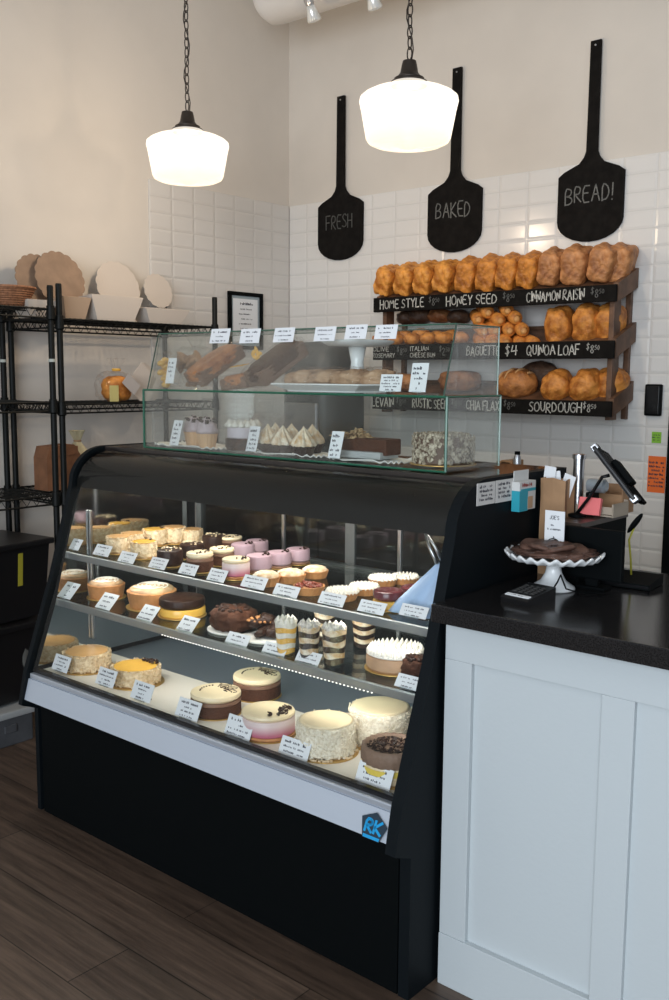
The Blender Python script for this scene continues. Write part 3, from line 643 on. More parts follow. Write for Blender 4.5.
        G().lathe([(r*.88, h*.76), (r*.88, h*.84), (r*.74, h*.94), (r*.4, h*.97), (0, h*.97)], 44, fz=lambda a, r_, z: .0015*math.sin(5*a+r_*120), close=False).build('cream_topping', mat('caramel cream', (.56, .36, .20), .4, var=.2, vscale=30), t, smooth=True)
        g = G()
        for k in range(3): g.tube([((r*(.72-.66*i/40))*math.cos(i*.2+k*2.1), (r*(.72-.66*i/40))*math.sin(i*.2+k*2.1), h*(.965+.02*i/40)) for i in range(38)], [.0022-.001*i/38 for i in range(38)], 6)
        g.build('cream_swirl', C_CRM, t, smooth=True)
    elif kind == 'banana':
        board(r*1.05, t); disc(r, .003, h*.5, C_YEL, 'yellow_cake_layer', t, .004); disc(r*.99, h*.5, h, C_BER if small else C_CHO, 'dark_top_layer', t, .007)
    elif kind == 'dark':
        disc(r*1.25, 0, .005, DOILY, 'plate', t, .002); g = G(); g.blob((0, 0, h*.45), (r*2, r*2, h), amp=.16, fq=4, sub=4, seed=int(r*900), power=3); g.build('cake_body', C_BRW, t, smooth=True)
        g = G()
        for i in range(60):
            a = random.uniform(0, 2*PI); rr = r*.8*math.sqrt(random.random()); g.blob((rr*math.cos(a), rr*math.sin(a), h*.9), (.015, .012, .012), amp=.3, sub=1, seed=i)
        g.build('chocolate_chunks', C_CHO, t, smooth=True)
    elif kind == 'nutpile':
        disc(r*1.25, 0, .005, DOILY, 'plate', t, .002); g = G()
        for i in range(26):
            a = random.uniform(0, 2*PI); rr = r*.75*math.sqrt(random.random()); g.blob((rr*math.cos(a), rr*math.sin(a), .012+h*.75*(1-rr/r)*random.random()+h*.12), (.045, .035, .025), amp=.35, fq=2, sub=2, seed=i, rot=RZ(a) @ RX(.5))
        g.build('chocolate_clusters', C_CHO, t, smooth=True)
        g = G()
        for i in range(40):
            a = random.uniform(0, 2*PI); rr = r*.6*math.sqrt(random.random()); g.blob((rr*math.cos(a)-.3*r, rr*math.sin(a), h*.8), (.012, .01, .008), amp=.3, sub=1, seed=i)
        g.build('nuts', C_PIE, t, smooth=True)
    elif kind == 'whipped':
        board(r*1.06, t); disc(r, .003, h*.62, mat('tan sponge', (.50, .30, .17), .6, var=.1, bump=.3), 'cake_body', t, .006)
        g = G(); g.lathe([(r*.9, h*.6), (r, h*.66), (r*.97, h*.72), (0, h*.74)], 40, close=False); peaks(g, r, h*.68, 5, .0085, h*.30); g.build('cream_peaks', C_CRM, t, smooth=True)
    elif kind in ('tart_cream', 'tart_cherry', 'tart_meringue', 'tart_purple'):
        G().lathe([(0, 0), (r*.82, 0), (r, h*.62), (r*.96, h*.66), (r*.9, h*.58), (0, h*.58)], 36, fr=lambda a, r_, z: 1+.03*math.cos(20*a)).build('tart_shell', C_PIE if kind != 'tart_purple' else C_CHS, t, smooth='auto')
        if kind == 'tart_cream':
            g = G(); peaks(g, r*.98, h*.55, 4, .007, h*.4); g.build('cream_peaks', C_CRM, t, smooth=True)
        elif kind == 'tart_cherry':
            g = G()
            for i in range(40): a = random.uniform(0, 2*PI); rr = r*.8*math.sqrt(random.random()); g.blob((rr*math.cos(a), rr*math.sin(a), h*.62+.004*random.random()), (.013, .013, .011), sub=1)
            g.build('cherries', C_CHE, t, smooth=True)
        elif kind == 'tart_meringue':
            g = G(); g.lathe([(r*.9, h*.6), (r*.86, h*.8), (r*.55, h*.98), (0, h*1.05)], 30, fr=lambda a, r_, z: 1+.10*math.cos(7*a+z*160), close=False); g.build('meringue', C_MER, t, smooth=True)
        else: disc(r*.97, h*.6, h, C_BER, 'berry_top', t, .006, 30)
    return t
def parfait(loc, r, h, ca, cb, label, n=3):
    t = thing('parfait_cup', label, 'dessert cup', loc, (0, 0, 0), 'layered dessert cups')
    G().lathe([(0, 0), (r*.78, 0), (r, h), (r*1.04, h), (r*1.04, h*.98)], 30, close=False).build('plastic_cup', glass('cup plastic', (.99, .99, .985), .12), t, smooth=True)
    k = 2*n
    for i in range(k):
        z0, z1 = .003+(h*.9)*i/k, .003+(h*.9)*(i+1)/k-.0005; r0, r1 = (r*.76+r*.22*z0/h), (r*.76+r*.22*z1/h)
        G().lathe([(0, z0), (r0, z0), (r1, z1), (0, z1)], 30, fz=lambda a, r_, z: .002*math.sin(3*a+z*500)).build('dessert_layer', ca if i % 2 == 0 else cb, t, smooth='auto')
    g = G(); peaks(g, r*.8, h*.9, 2, .010, .018); g.build('cream_top', C_CRM if ca == C_YEL else mat('dusted cream', (.62, .58, .53), .7, var=.4, vscale=120), t, smooth=True)
    return t
# price cards
def card_proto(w, h, lines, lean):
    t = thing('price_card', None, 'price card', (0, 0, 0))
    MM = Matrix.Rotation(-lean, 4, 'X') @ Matrix(((1, 0, 0, 0), (0, 0, -1, 0), (0, 1, 0, 0), (0, 0, 0, 1)))
    G().prism([(-w/2, .003), (w/2, .003), (w/2, h), (-w/2, h)], .0012, MM).build('card', CARD, t)
    g = G(); k = len(lines)
    for i, (f, s) in enumerate(lines):
        yy = h*(.90-.84*(i+.5)/k)-s*.3
        scribble(g, -w*f/2, w*f/2-s*.6, yy, s, M=MM, z=.0016)
    g.build('lettering', INK, t)
    G().box((0, .012, .0035), (w*.5, .03, .004)).build('clear_foot', glass('clear acrylic', (.93, .96, .96), .8), t)
    return t
def lettered(px, py, wx, hv, lab, grp, anchor, lean=24, nl=4, back=False):
    "px, py = middle of the card in the photo; wx, hv = its width and upright height there; lean in degrees"
    L = math.radians(lean); q = at(px, py, *anchor)
    el = math.atan((Cz-q.z)/math.hypot(q.x-Cx, q.y-Cy)); k = .95*math.cos(L)+math.sin(L)*math.sin(el)*.76; ratio = .65*math.sin(L)/k
    p = at(px-ratio*hv/2, py+hv/2, *anchor); s = FPX/(p-CAM).dot(F)
    w, h = wx/s/.76, hv/s/k
    random.seed(int(px*7+py))
    lines = [(.72, h*.13)]+[(random.uniform(.3, .85), h*.10) for _ in range(nl-1)]
    t = card_proto(w, h, lines, L); t.location = p; t['label'] = lab; t['group'] = grp
    return t
# ------------------------------------------------------------------ deck cakes
random.seed(11)
deck = [
 (87, 643, 675, 51, 'nut_caramel', 'nut-coated cake with caramel top at the left end of the bottom deck', 'cake'),
 (136, 657, 690, 53, 'nut_yellow', 'nut-coated cake with shiny yellow top and chocolate curls', 'cake'),
 (257, 666, 703, 49, 'mousse', 'white-topped chocolate mousse cake standing behind its twin', 'cake'),
 (216, 682, 721, 52, 'mousse', 'white-topped chocolate mousse cake at the front of the deck', 'cake'),
 (268, 700, 744, 56, 'pink', 'large pink mousse cake with cream top on the bottom deck', 'cake'),
 (380, 694, 752, 67, 'coconut', 'pale coconut cake at the back right of the bottom deck', 'cake'),
 (326, 708, 763, 63, 'coconut', 'tall white coconut cake near the right of the bottom deck', 'cake'),
 (390, 733, 789, 62, 'tart_choc', 'chocolate shaving tart tied with a yellow ribbon at the right end of the deck', 'tart')]
for px, a, b, w, kd, lab, cat in deck:
    p, r, h = fit(px, a, b, w, DECK); nm = {'nut_caramel': 'nut_cake', 'nut_yellow': 'nut_cake', 'mousse': 'mousse_cake', 'pink': 'mousse_cake', 'coconut': 'coconut_cake', 'tart_choc': 'chocolate_tart'}[kd]
    p.x = min(p.x, X1-.04-r*1.12); p.y = max(p.y, -2.385+r*1.06)
    cake(nm, kd, lab, cat, p, r*.97, h, 'whole cakes on the bottom deck', rot=-.7)
dt = [(61, 664, 'leftmost nut cake'), (106, 678, 'gap between the nut cakes'), (142, 692, 'yellow-topped nut cake'), (188, 710, 'front chocolate mousse cake'), (239, 728, 'large pink mousse cake'), (294, 751, 'tall white coconut cake'), (374, 778, 'chocolate tart with ribbon')]
for px, py, n_ in dt:
    lettered(px, py, 20+(px-61)*.042, 16+(px-61)*.029, 'white price card on the bottom deck in front of the '+n_, 'price cards on the bottom deck', ('y', -2.390), 24)
# middle shelf
mid = [(84, 579, 606, 38, 'swirl', 'swirl-topped pie at the left end of the middle shelf', 'pie'), (131, 583, 617, 50, 'swirl', 'swirl-topped caramel pie beside the yellow and brown cake', 'pie'),
 (168, 594, 624, 47, 'banana', 'cake with yellow bottom and dark chocolate top on the middle shelf', 'cake'), (211, 605, 641, 44, 'dark', 'dark chocolate cake on a white plate', 'cake'), (253, 614, 647, 48, 'nutpile', 'heap of chocolate nut clusters on a white plate', 'pastry'),
 (371, 643, 686, 61, 'whipped', 'round cake covered in spiky whipped cream peaks', 'cake'), (416, 652, 682, 26, 'dark', 'small brown cake at the right end of the middle shelf', 'cake')]
for px, a, b, w, kd, lab, cat in mid:
    p, r, h = fit(px, a, b, w, SH2)
    if px < 100: p.x = max(p.x, X0+.05+r)
    p.x = min(p.x, X1-.05-r*1.25); p.y = max(p.y, -2.262+r*1.12); p.y = min(p.y, -1.83-r)
    cake({'swirl': 'swirl_pie', 'banana': 'layer_cake', 'dark': 'chocolate_cake', 'nutpile': 'nut_cluster_plate', 'whipped': 'cream_cake'}[kd], kd, lab, cat, p, r, h, 'desserts on the middle shelf')
for px, a, b, w, ca, cb, lab in [(286, 616, 656, 23, C_YEL, C_CRM, 'yellow and cream layered dessert cup'), (309, 620, 662, 23, C_CHO, C_MER, 'brown and cream layered cup, right next to the yellow one'), (334, 622, 667, 26, C_CHO, C_MER, 'brown and cream layered cup nearest the whipped cream cake'),
   (364, 614, 650, 25, C_CHO, C_MER, 'brown and cream layered cup standing behind the whipped cream cake'), (325, 608, 642, 22, C_CHO, C_MER, 'layered dessert cup in the row behind, above the gap of two brown cups')]:
    p, r, h = fit(px, a, b, w, SH2); p.y = min(p.y, -1.85); parfait(p, r, h, ca, cb, lab)
mt = [(67, 591, 'left swirl pie'), (106, 602, 'caramel swirl pie'), (147, 614, 'yellow and brown cake'), (187, 625, 'dark chocolate cake'), (237, 641, 'nut clusters'), (274, 651, 'yellow dessert cup'), (308, 659, 'brown dessert cups'), (409, 683, 'rightmost small brown cake')]
for px, py, n_ in mt:
    lettered(px, py, 23.5 if px > 200 else 18, 14 if px > 200 else 15.5, 'white price card on the middle shelf in front of the '+n_, 'price cards on the middle shelf', ('y', -2.300), 36 if px > 200 else 45, nl=3)
# upper shelf minis
up = [
 (119, 533, 555, 27, 'nut_caramel', 'small nut cake with tan top, leftmost in the front row'), (144, 538, 560, 28, 'nut_yellow', 'small nut cake with yellow top and curls in the front row'),
 (155, 526, 547, 26, 'nut_yellow', 'small yellow-topped nut cake in the second row'), (133, 530, 550, 25, 'nut_caramel', 'small tan-topped nut cake in the second row, at the left'), (174, 524, 545, 25, 'nut_caramel', 'small nut cake at the back of the nut cake group'),
 (170, 547, 568, 26, 'choc', 'small dark chocolate cake with cream flecks in the front row'), (192, 541, 560, 25, 'choc', 'small dark chocolate cake in the second row behind the flecked one'),
 (200, 549, 574, 27, 'mousse', 'small white-topped chocolate cake in the front row'), (222, 545, 567, 25, 'mousse', 'small white-topped chocolate cake in the second row'), (243, 541, 561, 24, 'lilac', 'small pale lilac cake in the third row beside the white-topped ones'),
 (236, 555, 581, 28, 'pink', 'small pink mousse cake in the front row'), (259, 552, 575, 26, 'lilac', 'small lilac mousse cake just behind the pink one'), (279, 549, 570, 25, 'lilac', 'small lilac mousse cake, middle of the lilac row'), (298, 546, 566, 24, 'lilac', 'small lilac mousse cake at the right of the lilac row'),
 (266, 568, 588, 29, 'tart_meringue', 'small toasted meringue tart in front of the lilac cakes'), (291, 566, 585, 30, 'tart_meringue', 'small toasted meringue tart behind the cherry tart, left'), (315, 563, 580, 27, 'tart_meringue', 'small toasted meringue tart behind the cherry tart, right'),
 (309, 577, 597, 32, 'tart_cherry', 'small red cherry tart in the front row'), (342, 583, 603, 34, 'tart_cream', 'small white cream tart in the front row'), (364, 579, 597, 31, 'tart_cream', 'small white cream tart behind the front one'),
 (383, 571, 588, 30, 'tart_cream', 'small cream tart in the back row, above the berry cakes'), (405, 570, 586, 28, 'tart_cream', 'small cream tart at the right end of the back row'),
 (388, 586, 612, 31, 'banana', 'small yellow cake with dark berry top in the front row'), (414, 583, 606, 28, 'banana', 'small yellow cake with berry top, right of its twin'),
 (193, 526, 544, 24, 'nut_caramel', 'small nut cake in the third row, above the dark chocolate ones'), (214, 533, 551, 24, 'choc', 'small dark chocolate cake in the third row, farther back'), (236, 533, 550, 23, 'mousse', 'small white-topped cake in the back row of the upper shelf'), (257, 538, 556, 23, 'lilac', 'small lilac cake in the back row, left of the other lilac ones')]
protos = {}
for px, a, b, w, kd, lab in up:
    p, r, h = fit(px, a, b, w, SH1); p.y = min(p.y, -1.83-r)
    p.x = min(max(p.x, X0+.045+r), X1-.05-r)
    nm, cat = {'nut_caramel': ('nut_cake', 'cake'), 'nut_yellow': ('nut_cake', 'cake'), 'choc': ('chocolate_cake', 'cake'), 'mousse': ('mousse_cake', 'cake'), 'lilac': ('mousse_cake', 'cake'), 'pink': ('mousse_cake', 'cake'), 'tart_meringue': ('meringue_tart', 'tart'), 'tart_cherry': ('cherry_tart', 'tart'), 'tart_cream': ('cream_tart', 'tart'), 'banana': ('berry_cake', 'cake')}[kd]
    if kd not in protos:
        protos[kd] = t = cake(nm, kd, lab, cat, p, .042, .055 if 'tart' not in kd else .042, 'small desserts on the upper shelf', small=True)
    else: t = copy_tree(protos[kd]); t['label'] = lab
    r = min(r, .048); t.location = p; t.scale = (r/.042, r/.042, min(h, .085)/(.055 if 'tart' not in kd else .042)); t.rotation_euler = (0, 0, random.uniform(-.4, .4)-.6)
ut = [(75, 545, 'leftmost small nut cake'), (102, 551, 'second small nut cake'), (127, 558, 'tan-topped small nut cake'), (158, 564, 'yellow-topped small nut cake'), (188, 570, 'dark flecked cake'), (217, 576, 'white-topped small cake'), (254, 583, 'pink mousse cake'), (286, 592, 'meringue tart'), (332, 600, 'cherry tart'), (372, 608, 'white cream tart'), (414, 612, 'berry-topped yellow cakes')]
for px, py, n_ in ut:
    lettered(px, py, 13 if px < 80 else (19 if px < 240 else 25), 11 if px < 200 else 12.5, 'white price card on the upper shelf by the '+n_, 'price cards on the upper shelf', ('y', -2.256), 34, nl=3)
for px, py, l in ((97, 509, 'left'), (118, 513, 'right')):
    p = at(px, py, 'y', -2.0)
    t = thing('hanging_card', f'small white card hanging on a wire inside the case, the {l} one', 'price card', p, group='cards hanging in the case')
    G().box((0, 0, 0), (.045, .001, .035)).build('card', CARD, t)
    g = G(); [scribble(g, -.017, .014, .008-.008*k, .004, M=MF, z=.001) for k in range(3)]; g.build('lettering', INK, t)
    G().tube([(-.018, 0, .017), (-.02, 0, 1.165-p.z)], .0012, 5).build('wire', CHROME, t)
# towel hanging at the right inside end of the case
p = at(437, 600, 'y', -2.16)
g = G(); nx = 14; V = []
for i in range(nx+1):
    row = []
    for j in range(11):
        v = j/10; wd = .012+.075*v; u = (i/nx-.5)*2
        row.append(g.bm.verts.new((u*wd-.06*v, .012*math.sin(u*6+v*3)*v+.1*(1-v)*.2, -.135*v)))
    V.append(row)
for i in range(nx):
    for j in range(10): g.bm.faces.new((V[i][j], V[i+1][j], V[i+1][j+1], V[i][j+1]))
tw = g.build('paper_towel', mat('pale blue cloth', (.45, .60, .82), .8, bump=.2, bscale=120), loc=(2.555, -2.20, .985), smooth=True)
md = tw.modifiers.new('thickness', 'SOLIDIFY'); md.thickness = .003
tag(tw, 'pale blue cloth draped at the right end of the upper shelf', 'cloth')
t0 = at(424, 530, 'y', -2.19); t1 = at(440, 563, 'y', -2.19)
tg = thing('tongs', 'silver tongs hanging at the right end inside the case, above the blue cloth', 'tongs', t0)
for k in (-1, 1): G().tube([(0, 0, 0), ((t1.x-t0.x)*.5+.004*k, .006*k, (t1.z-t0.z)*.5), (t1.x-t0.x, .012*k, t1.z-t0.z)], [.002, .0035, .005], 8).build('arm', CHROME, tg, smooth=True)
G().tube([(0, 0, 0), (-.03, 0, .012), (-.03, 0, 1.15-t0.z)], .0015, 6).build('hook', BLK, tg)
# ------------------------------------------------------------------ two-tier glass box on the case
gb = thing('glass_display_box', 'two-tier clear glass pastry box standing on the black case', 'display box', (0, 0, 0))
GX0, GX1, GF, GB_, G0, G1, G2 = 1.322, 2.503, -2.095, -1.842, 1.196, 1.382, 1.562
def pane(c, s, name, edge=None):
    G().box(c, s).build(name, GL, gb)
def edge(a, b, r=.0028, m=GEDGE): G().tube([a, b], r, 6).build('glass_edge', m, gb)
mx_, my_ = (GX0+GX1)/2, (GF+GB_)/2
pane((mx_, my_, G0), (GX1-GX0, GB_-GF, .006), 'bottom_pane'); pane((mx_, my_, G1), (GX1-GX0, GB_-GF, .006), 'middle_pane')
pane((mx_, GF, (G0+G1)/2), (GX1-GX0, .005, G1-G0), 'front_pane'); pane((mx_, GB_, (G0+G1)/2), (GX1-GX0, .005, G1-G0), 'back_pane')
for x in (GX0, GX1): pane((x, my_, (G0+G1)/2), (.005, GB_-GF, G1-G0), 'end_pane')
F2 = -2.045
gq = G(); gq.prism([(GF+.004, G1+.004), (F2, G2), (F2+.004, G2), (GF+.009, G1+.004)], GX1-GX0-.03, MS(GX0+.02)); gq.build('upper_front_pane', GL, gb)
pane((mx_, (F2+GB_)/2, G2), (GX1-GX0-.03, GB_-F2, .005), 'top_pane')
for x in (GX0+.02, GX1-.01): G().prism([(GF+.004, G1+.004), (F2, G2), (GB_, G2), (GB_, G1+.004)], .004, MS(x-.002)).build('upper_end_pane', GL, gb)
edge((GX0, GF, G1), (GX1, GF, G1), .0036); edge((GX0, GF, G0), (GX1, GF, G0), .003); edge((GX0, GF, G0), (GX0, GF, G1), .004); edge((GX1, GF, G0), (GX1, GF, G1), .004)
edge((GX1, GF, G1), (GX1, GB_, G1)); edge((GX1, GB_, G0), (GX1, GB_, G1), .0028, LGEDGE); edge((GX0+.02, GF, G1), (GX0+.02, F2, G2), .002, mat('dark green edge', (.03, .07, .05), .2)); edge((GX1-.01, GF, G1), (GX1-.01, F2, G2), .0022, mat('dark green edge', (.03, .07, .05), .2))
edge((GX0+.02, F2, G2), (GX1-.01, F2, G2), .0022, mat('mid green edge', (.06, .14, .10), .2)); edge((GX1-.01, F2, G2), (GX1-.01, GB_, G2), .002, mat('mid green edge', (.06, .14, .10), .2)); edge((GX1-.01, GB_, G1), (GX1-.01, GB_, G2), .002, LGEDGE)
edge((GX0+.02, GB_, G2), (GX1-.01, GB_, G2), .0016, mat('mid green edge', (.06, .14, .10), .2))
# cards over the top edge of the box
tc_ = [(220, 336), (250, 336), (284, 335), (325, 334), (356, 332), (386, 332)]
for i, (px, py) in enumerate(tc_):
    lab = 'white price card on the top edge of the glass box, '+['the leftmost of six', 'second from the left', 'third from the left', 'third from the right', 'second from the right', 'the rightmost of six'][i]
    t = lettered(px, py+1, 21, 14.5, lab, 'cards on the glass box', ('y', F2-.012), 14, nl=3)
    bpy.data.objects.remove([c for c in t.children if c.name.startswith('clear_foot')][0])
for px, py, w, h, lab in [(171, 372, 11, 26, 'narrow price card standing before the cookie bag at the left of the upper tier'), (391, 384, 24, 18, 'square printed card standing on the upper tier before the wrapped pastries'), (419, 379, 18, 30, 'tall narrow leaning card at the right of the upper tier')]:
    lettered(px, py, w*.85, h*.95, lab, 'cards on the glass box', ('y', GF+.024), 12, nl=5)
for px, py, w, h, lab in [(176, 434, 12, 26, 'narrow card before the cupcakes in the lower tier'), (253, 440, 13, 26, 'narrow card between the frosted bar and the meringue tarts'), (336, 446, 14, 28, 'narrow card left of the nut cake in the lower tier')]:
    lettered(px, py, w*.85, h*.95, lab, 'cards on the glass box', ('y', GF+.018), 16, nl=5)
# ---- pastries in the glass box
random.seed(21)
CELLO = glass('cellophane', (.985, .985, .985), .18, rough=.04)
def on(px, py, z, yy=None):
    return at(px, py, 'z', z) if yy is None else Vector((at(px, py, 'y', yy).x, yy, z))
ZU, ZL = G1+.004, G0+.004
def wrap(par, c, d, seed, rot=None, amp=.12):
    G().blob(c, d, amp=amp, fq=3.5, sub=4, power=4, seed=seed, rot=rot).build('cellophane_wrap', CELLO, par, smooth=False)
# bag of cookies with a yellow tie
p = on(196, 387, ZU, -1.97); t = thing('cookie_bag', 'clear bag of twisted brown cookies at the left of the upper tier', 'bag of cookies', p)
g = G()
for i in range(16): g.blob((random.uniform(-.055, .055), random.uniform(-.03, .03), random.uniform(.02, .10)), (.06, .03, .022), amp=.2, sub=2, seed=i, rot=RY(random.uniform(-1.4, 1.4)))
g.build('cookies', C_BRW if False else crust('cookie brown', (.24, .11, .05), (.42, .24, .12)), t, smooth=True); wrap(t, (0, 0, .068), (.15, .09, .135), 3)
g = G(); g.lathe([(.02, .12), (.012, .135), (.03, .165), (.034, .17)], 14, fr=lambda a, r, z: 1+.25*math.cos(4*a), close=False); g.build('gathered_top', CELLO, t)
p = on(166, 385, ZU, -1.99); t = thing('candy_bag', 'small clear bag with yellow ribbon at the far left of the upper tier', 'bag of cookies', p)
g = G()
for i in range(9): g.blob((random.uniform(-.015, .015), random.uniform(-.015, .015), .012+.010*i), (.03, .03, .022), amp=.2, sub=2, seed=i)
g.build('yellow_cookies', C_YEL, t, smooth=True); wrap(t, (0, 0, .06), (.05, .05, .12), 8)
def wrapped_loaf(px, yy, d, m, lab, rot, nm='wrapped_loaf', lz=None):
    p = on(px, 387, ZU, yy); t = thing(nm, lab, 'wrapped loaf', p, rot, 'wrapped loaves in the glass box')
    G().box((0, 0, d[2]/2+.004), (d[0]*.92, d[1]*.94, d[2]*.8), bev=.006).build('tray', mat('kraft tray', (.20, .11, .07), .6), t)
    G().blob((0, 0, d[2]*.62+.004), (d[0]*.95, d[1]*.96, d[2]*.95), amp=.08, fq=4, sub=4, power=4, seed=int(px)).build('loaf', m, t, smooth=True)
    G().blob((0, 0, d[2]*.58+.004), (d[0]*1.06, d[1]*1.08, d[2]*1.15), amp=.05, fq=7, sub=4, power=6, seed=int(px)+1).build('cellophane_wrap', CELLO, t)
    return t
wrapped_loaf(219, -1.965, (.10, .20, .055), crust('carrot loaf', (.36, .12, .04), (.56, .24, .09)), 'orange-brown wrapped loaf leaning at the left of the upper tier', (.52, 0, -.12)).location.z += .050
t = wrapped_loaf(248, -1.97, (.125, .13, .045), MATS['carrot loaf'], 'flat wrapped loaf with a yellow sticker on the upper tier', (.12, -.1, 0))
g = G(); g.box((0, -.02, .078), (.055, .03, .0015), RX(.1)); g.build('sticker', C_YEL, t)
g = G()
for k in range(5): g.blob((.03+.012*math.cos(k*1.3), .03, .105+.012*math.sin(k*1.3)), (.028, .006, .014), sub=2, rot=RY(k*1.25), amp=.1)
g.build('yellow_bow', C_YEL, t, smooth=True)
wrapped_loaf(281, -1.96, (.10, .20, .06), C_BRW, 'dark chocolate wrapped loaf leaning beside the white platter', (.55, 0, -.15)).location.z += .052
# white platter with wrapped pastries
p = on(333, 387, ZU, -1.99); t = thing('serving_platter', 'white rectangular platter on the upper tier', 'platter', p)
G().prism([(-.125, -.055), (.125, -.055), (.14, .06), (-.14, .06)], .004).build('base', mat('white porcelain', (.80, .82, .82), .12), t)
g = G()
for a, b, c, d in (((-.125, -.055), (.125, -.055), (.165, -.085), (-.165, -.085)), ((.125, -.055), (.14, .06), (.175, .085), (.165, -.085)), ((-.125, -.055), (-.14, .06), (-.175, .085), (-.165, -.085)), ((-.14, .06), (.14, .06), (.175, .085), (-.175, .085))):
    g.quad((a[0], a[1], .003), (b[0], b[1], .003), (c[0], c[1], .020), (d[0], d[1], .020))
o = g.build('rim', mat('white porcelain', (.8, .8, .8)), t); md = o.modifiers.new('thickness', 'SOLIDIFY'); md.thickness = .004
PST = crust('pastry crust', (.36, .19, .09), (.55, .36, .22))
for i, (px, dx, s, lab) in enumerate([(305, .0, .12, 'wrapped pastry at the left end of the white platter'), (328, 0, .13, 'plump wrapped pastry in the middle of the white platter'), (352, 0, .13, 'wrapped pastry at the right of the white platter'), (376, 0, .11, 'wrapped pastry right of the platter, behind the square card')]):
    q = on(px, 385, ZU+.012, -1.965+.01*(i % 2)); o = G().blob((0, 0, .025), (s, .10, .05), amp=.22, fq=3, sub=4, power=2.6, seed=50+i, rot=RY(-.12)).build('wrapped_pastry', PST, loc=q, smooth=True); tag(o, lab, 'pastry', 'wrapped pastries on the upper tier')
    G().blob((0, 0, .028), (s*1.06, .108, .058), amp=.2, fq=5, sub=4, power=2.8, seed=70+i, rot=RY(-.12)).build('cellophane_wrap', CELLO, o)
# white cake stand inside the upper tier
p = on(357, 380, ZU, -1.90); t = thing('cake_stand', 'white pedestal cake stand in the upper tier of the glass box', 'cake stand', p)
G().lathe([(.045, 0), (.050, .004), (.034, .02), (.022, .045), (.018, .085), (.026, .128)], 36).build('pedestal', mat('white porcelain', (.8, .8, .8)), t, smooth=True)
G().lathe([(0, .128), (.085, .130), (.105, .140), (.108, .146), (.1, .147), (.085, .138), (0, .136)], 44).build('plate', mat('white porcelain', (.8, .8, .8)), t, smooth=True)
def doily(px0, px1, yy, z, lab, n=26):
    a, b = on(px0, 0, z, yy), on(px1, 0, z, yy); c = (a+b)/2; w = (b.x-a.x)/2
    g = G(); d = .075; top = []; N_ = 120
    o1 = []; 
    for i in range(N_):
        an = 2*PI*i/N_; k = 1
        sx = math.copysign(abs(math.cos(an))**.35, math.cos(an)); sy = math.copysign(abs(math.sin(an))**.35, math.sin(an))
        o1.append((sx*w, sy*d, .006+.0035*math.sin(i*1.05)))
    ring = [g.bm.verts.new(v) for v in o1]; inn = [g.bm.verts.new((v[0]*.9, v[1]*.85, .001)) for v in o1]; inn2 = [g.bm.verts.new((v[0]*1.0, v[1]*1.0, v[2]-.0028)) for v in o1]
    for i in range(N_):
        j = (i+1) % N_; g.bm.faces.new((ring[i], ring[j], inn[j], inn[i])); g.bm.faces.new((inn2[i], inn2[j], ring[j], ring[i]))
    g.bm.faces.new(inn)
    o = g.build('paper_doily', DOILY, loc=c, smooth=False); return tag(o, lab, 'doily', 'doilies in the lower tier')
doily(160, 232, -1.985, ZL, 'scalloped white doily under the cupcakes'); doily(262, 338, -1.985, ZL, 'scalloped white doily under the toasted meringue tarts'); doily(344, 420, -1.985, ZL, 'scalloped white doily under the nut and chocolate slices')
cp = None
for i, (px, yy, lab) in enumerate([(189, -1.985, 'cupcake with lilac frosting behind the narrow card'), (203, -2.02, 'cupcake with lilac frosting and chocolate bits, right of the other')]):
    p = on(px, 0, ZL+.002, yy)
    if cp is None:
        cp = t = thing('cupcake', lab, 'cupcake', p, group='cupcakes in the lower tier')
        G().lathe([(0, 0), (.024, 0), (.033, .045), (.0, .045)], 40, fr=lambda a, r, z: 1+.03*math.cos(24*a)).build('paper_case', mat('tan case', (.62, .38, .20), .6), t)
        G().lathe([(.032, .045), (.035, .055), (.028, .068), (.030, .072), (.018, .086), (.004, .098), (0, .1)], 36, fr=lambda a, r, z: 1+.10*math.cos(6*a+z*180)).build('frosting', mat('lilac frosting', (.52, .42, .44), .55), t, smooth=True)
        g = G()
        for k in range(16):
            a = random.uniform(0, 2*PI); g.box((.024*math.cos(a), .024*math.sin(a), .075+.02*random.random()), (.012, .005, .005), RZ(a*3) @ RX(1))
        g.build('chocolate_bits', C_CHO, t)
    else: t = copy_tree(cp); t.location = p; t['label'] = lab
p = on(241, 0, ZL+.002, -1.99); t = thing('frosted_cake', 'lilac-white frosted cake with chocolate base behind the narrow card', 'cake', p)
G().lathe([(0, 0), (.052, 0), (.053, .035), (0, .035)], 36).build('cake_body', C_BRW, t, smooth='auto'); disc(.050, .035, .072, mat('pale lilac cream', (.56, .50, .54), .5), 'cream', t)
g = G(); flakes(g, .053, .034, 150, .008); g.build('chocolate_curls', C_CHO, t); g = G(); peaks(g, .052, .07, 1, .013, .024); g.build('cream_peaks', C_CRM, t, smooth=True)
mp = None
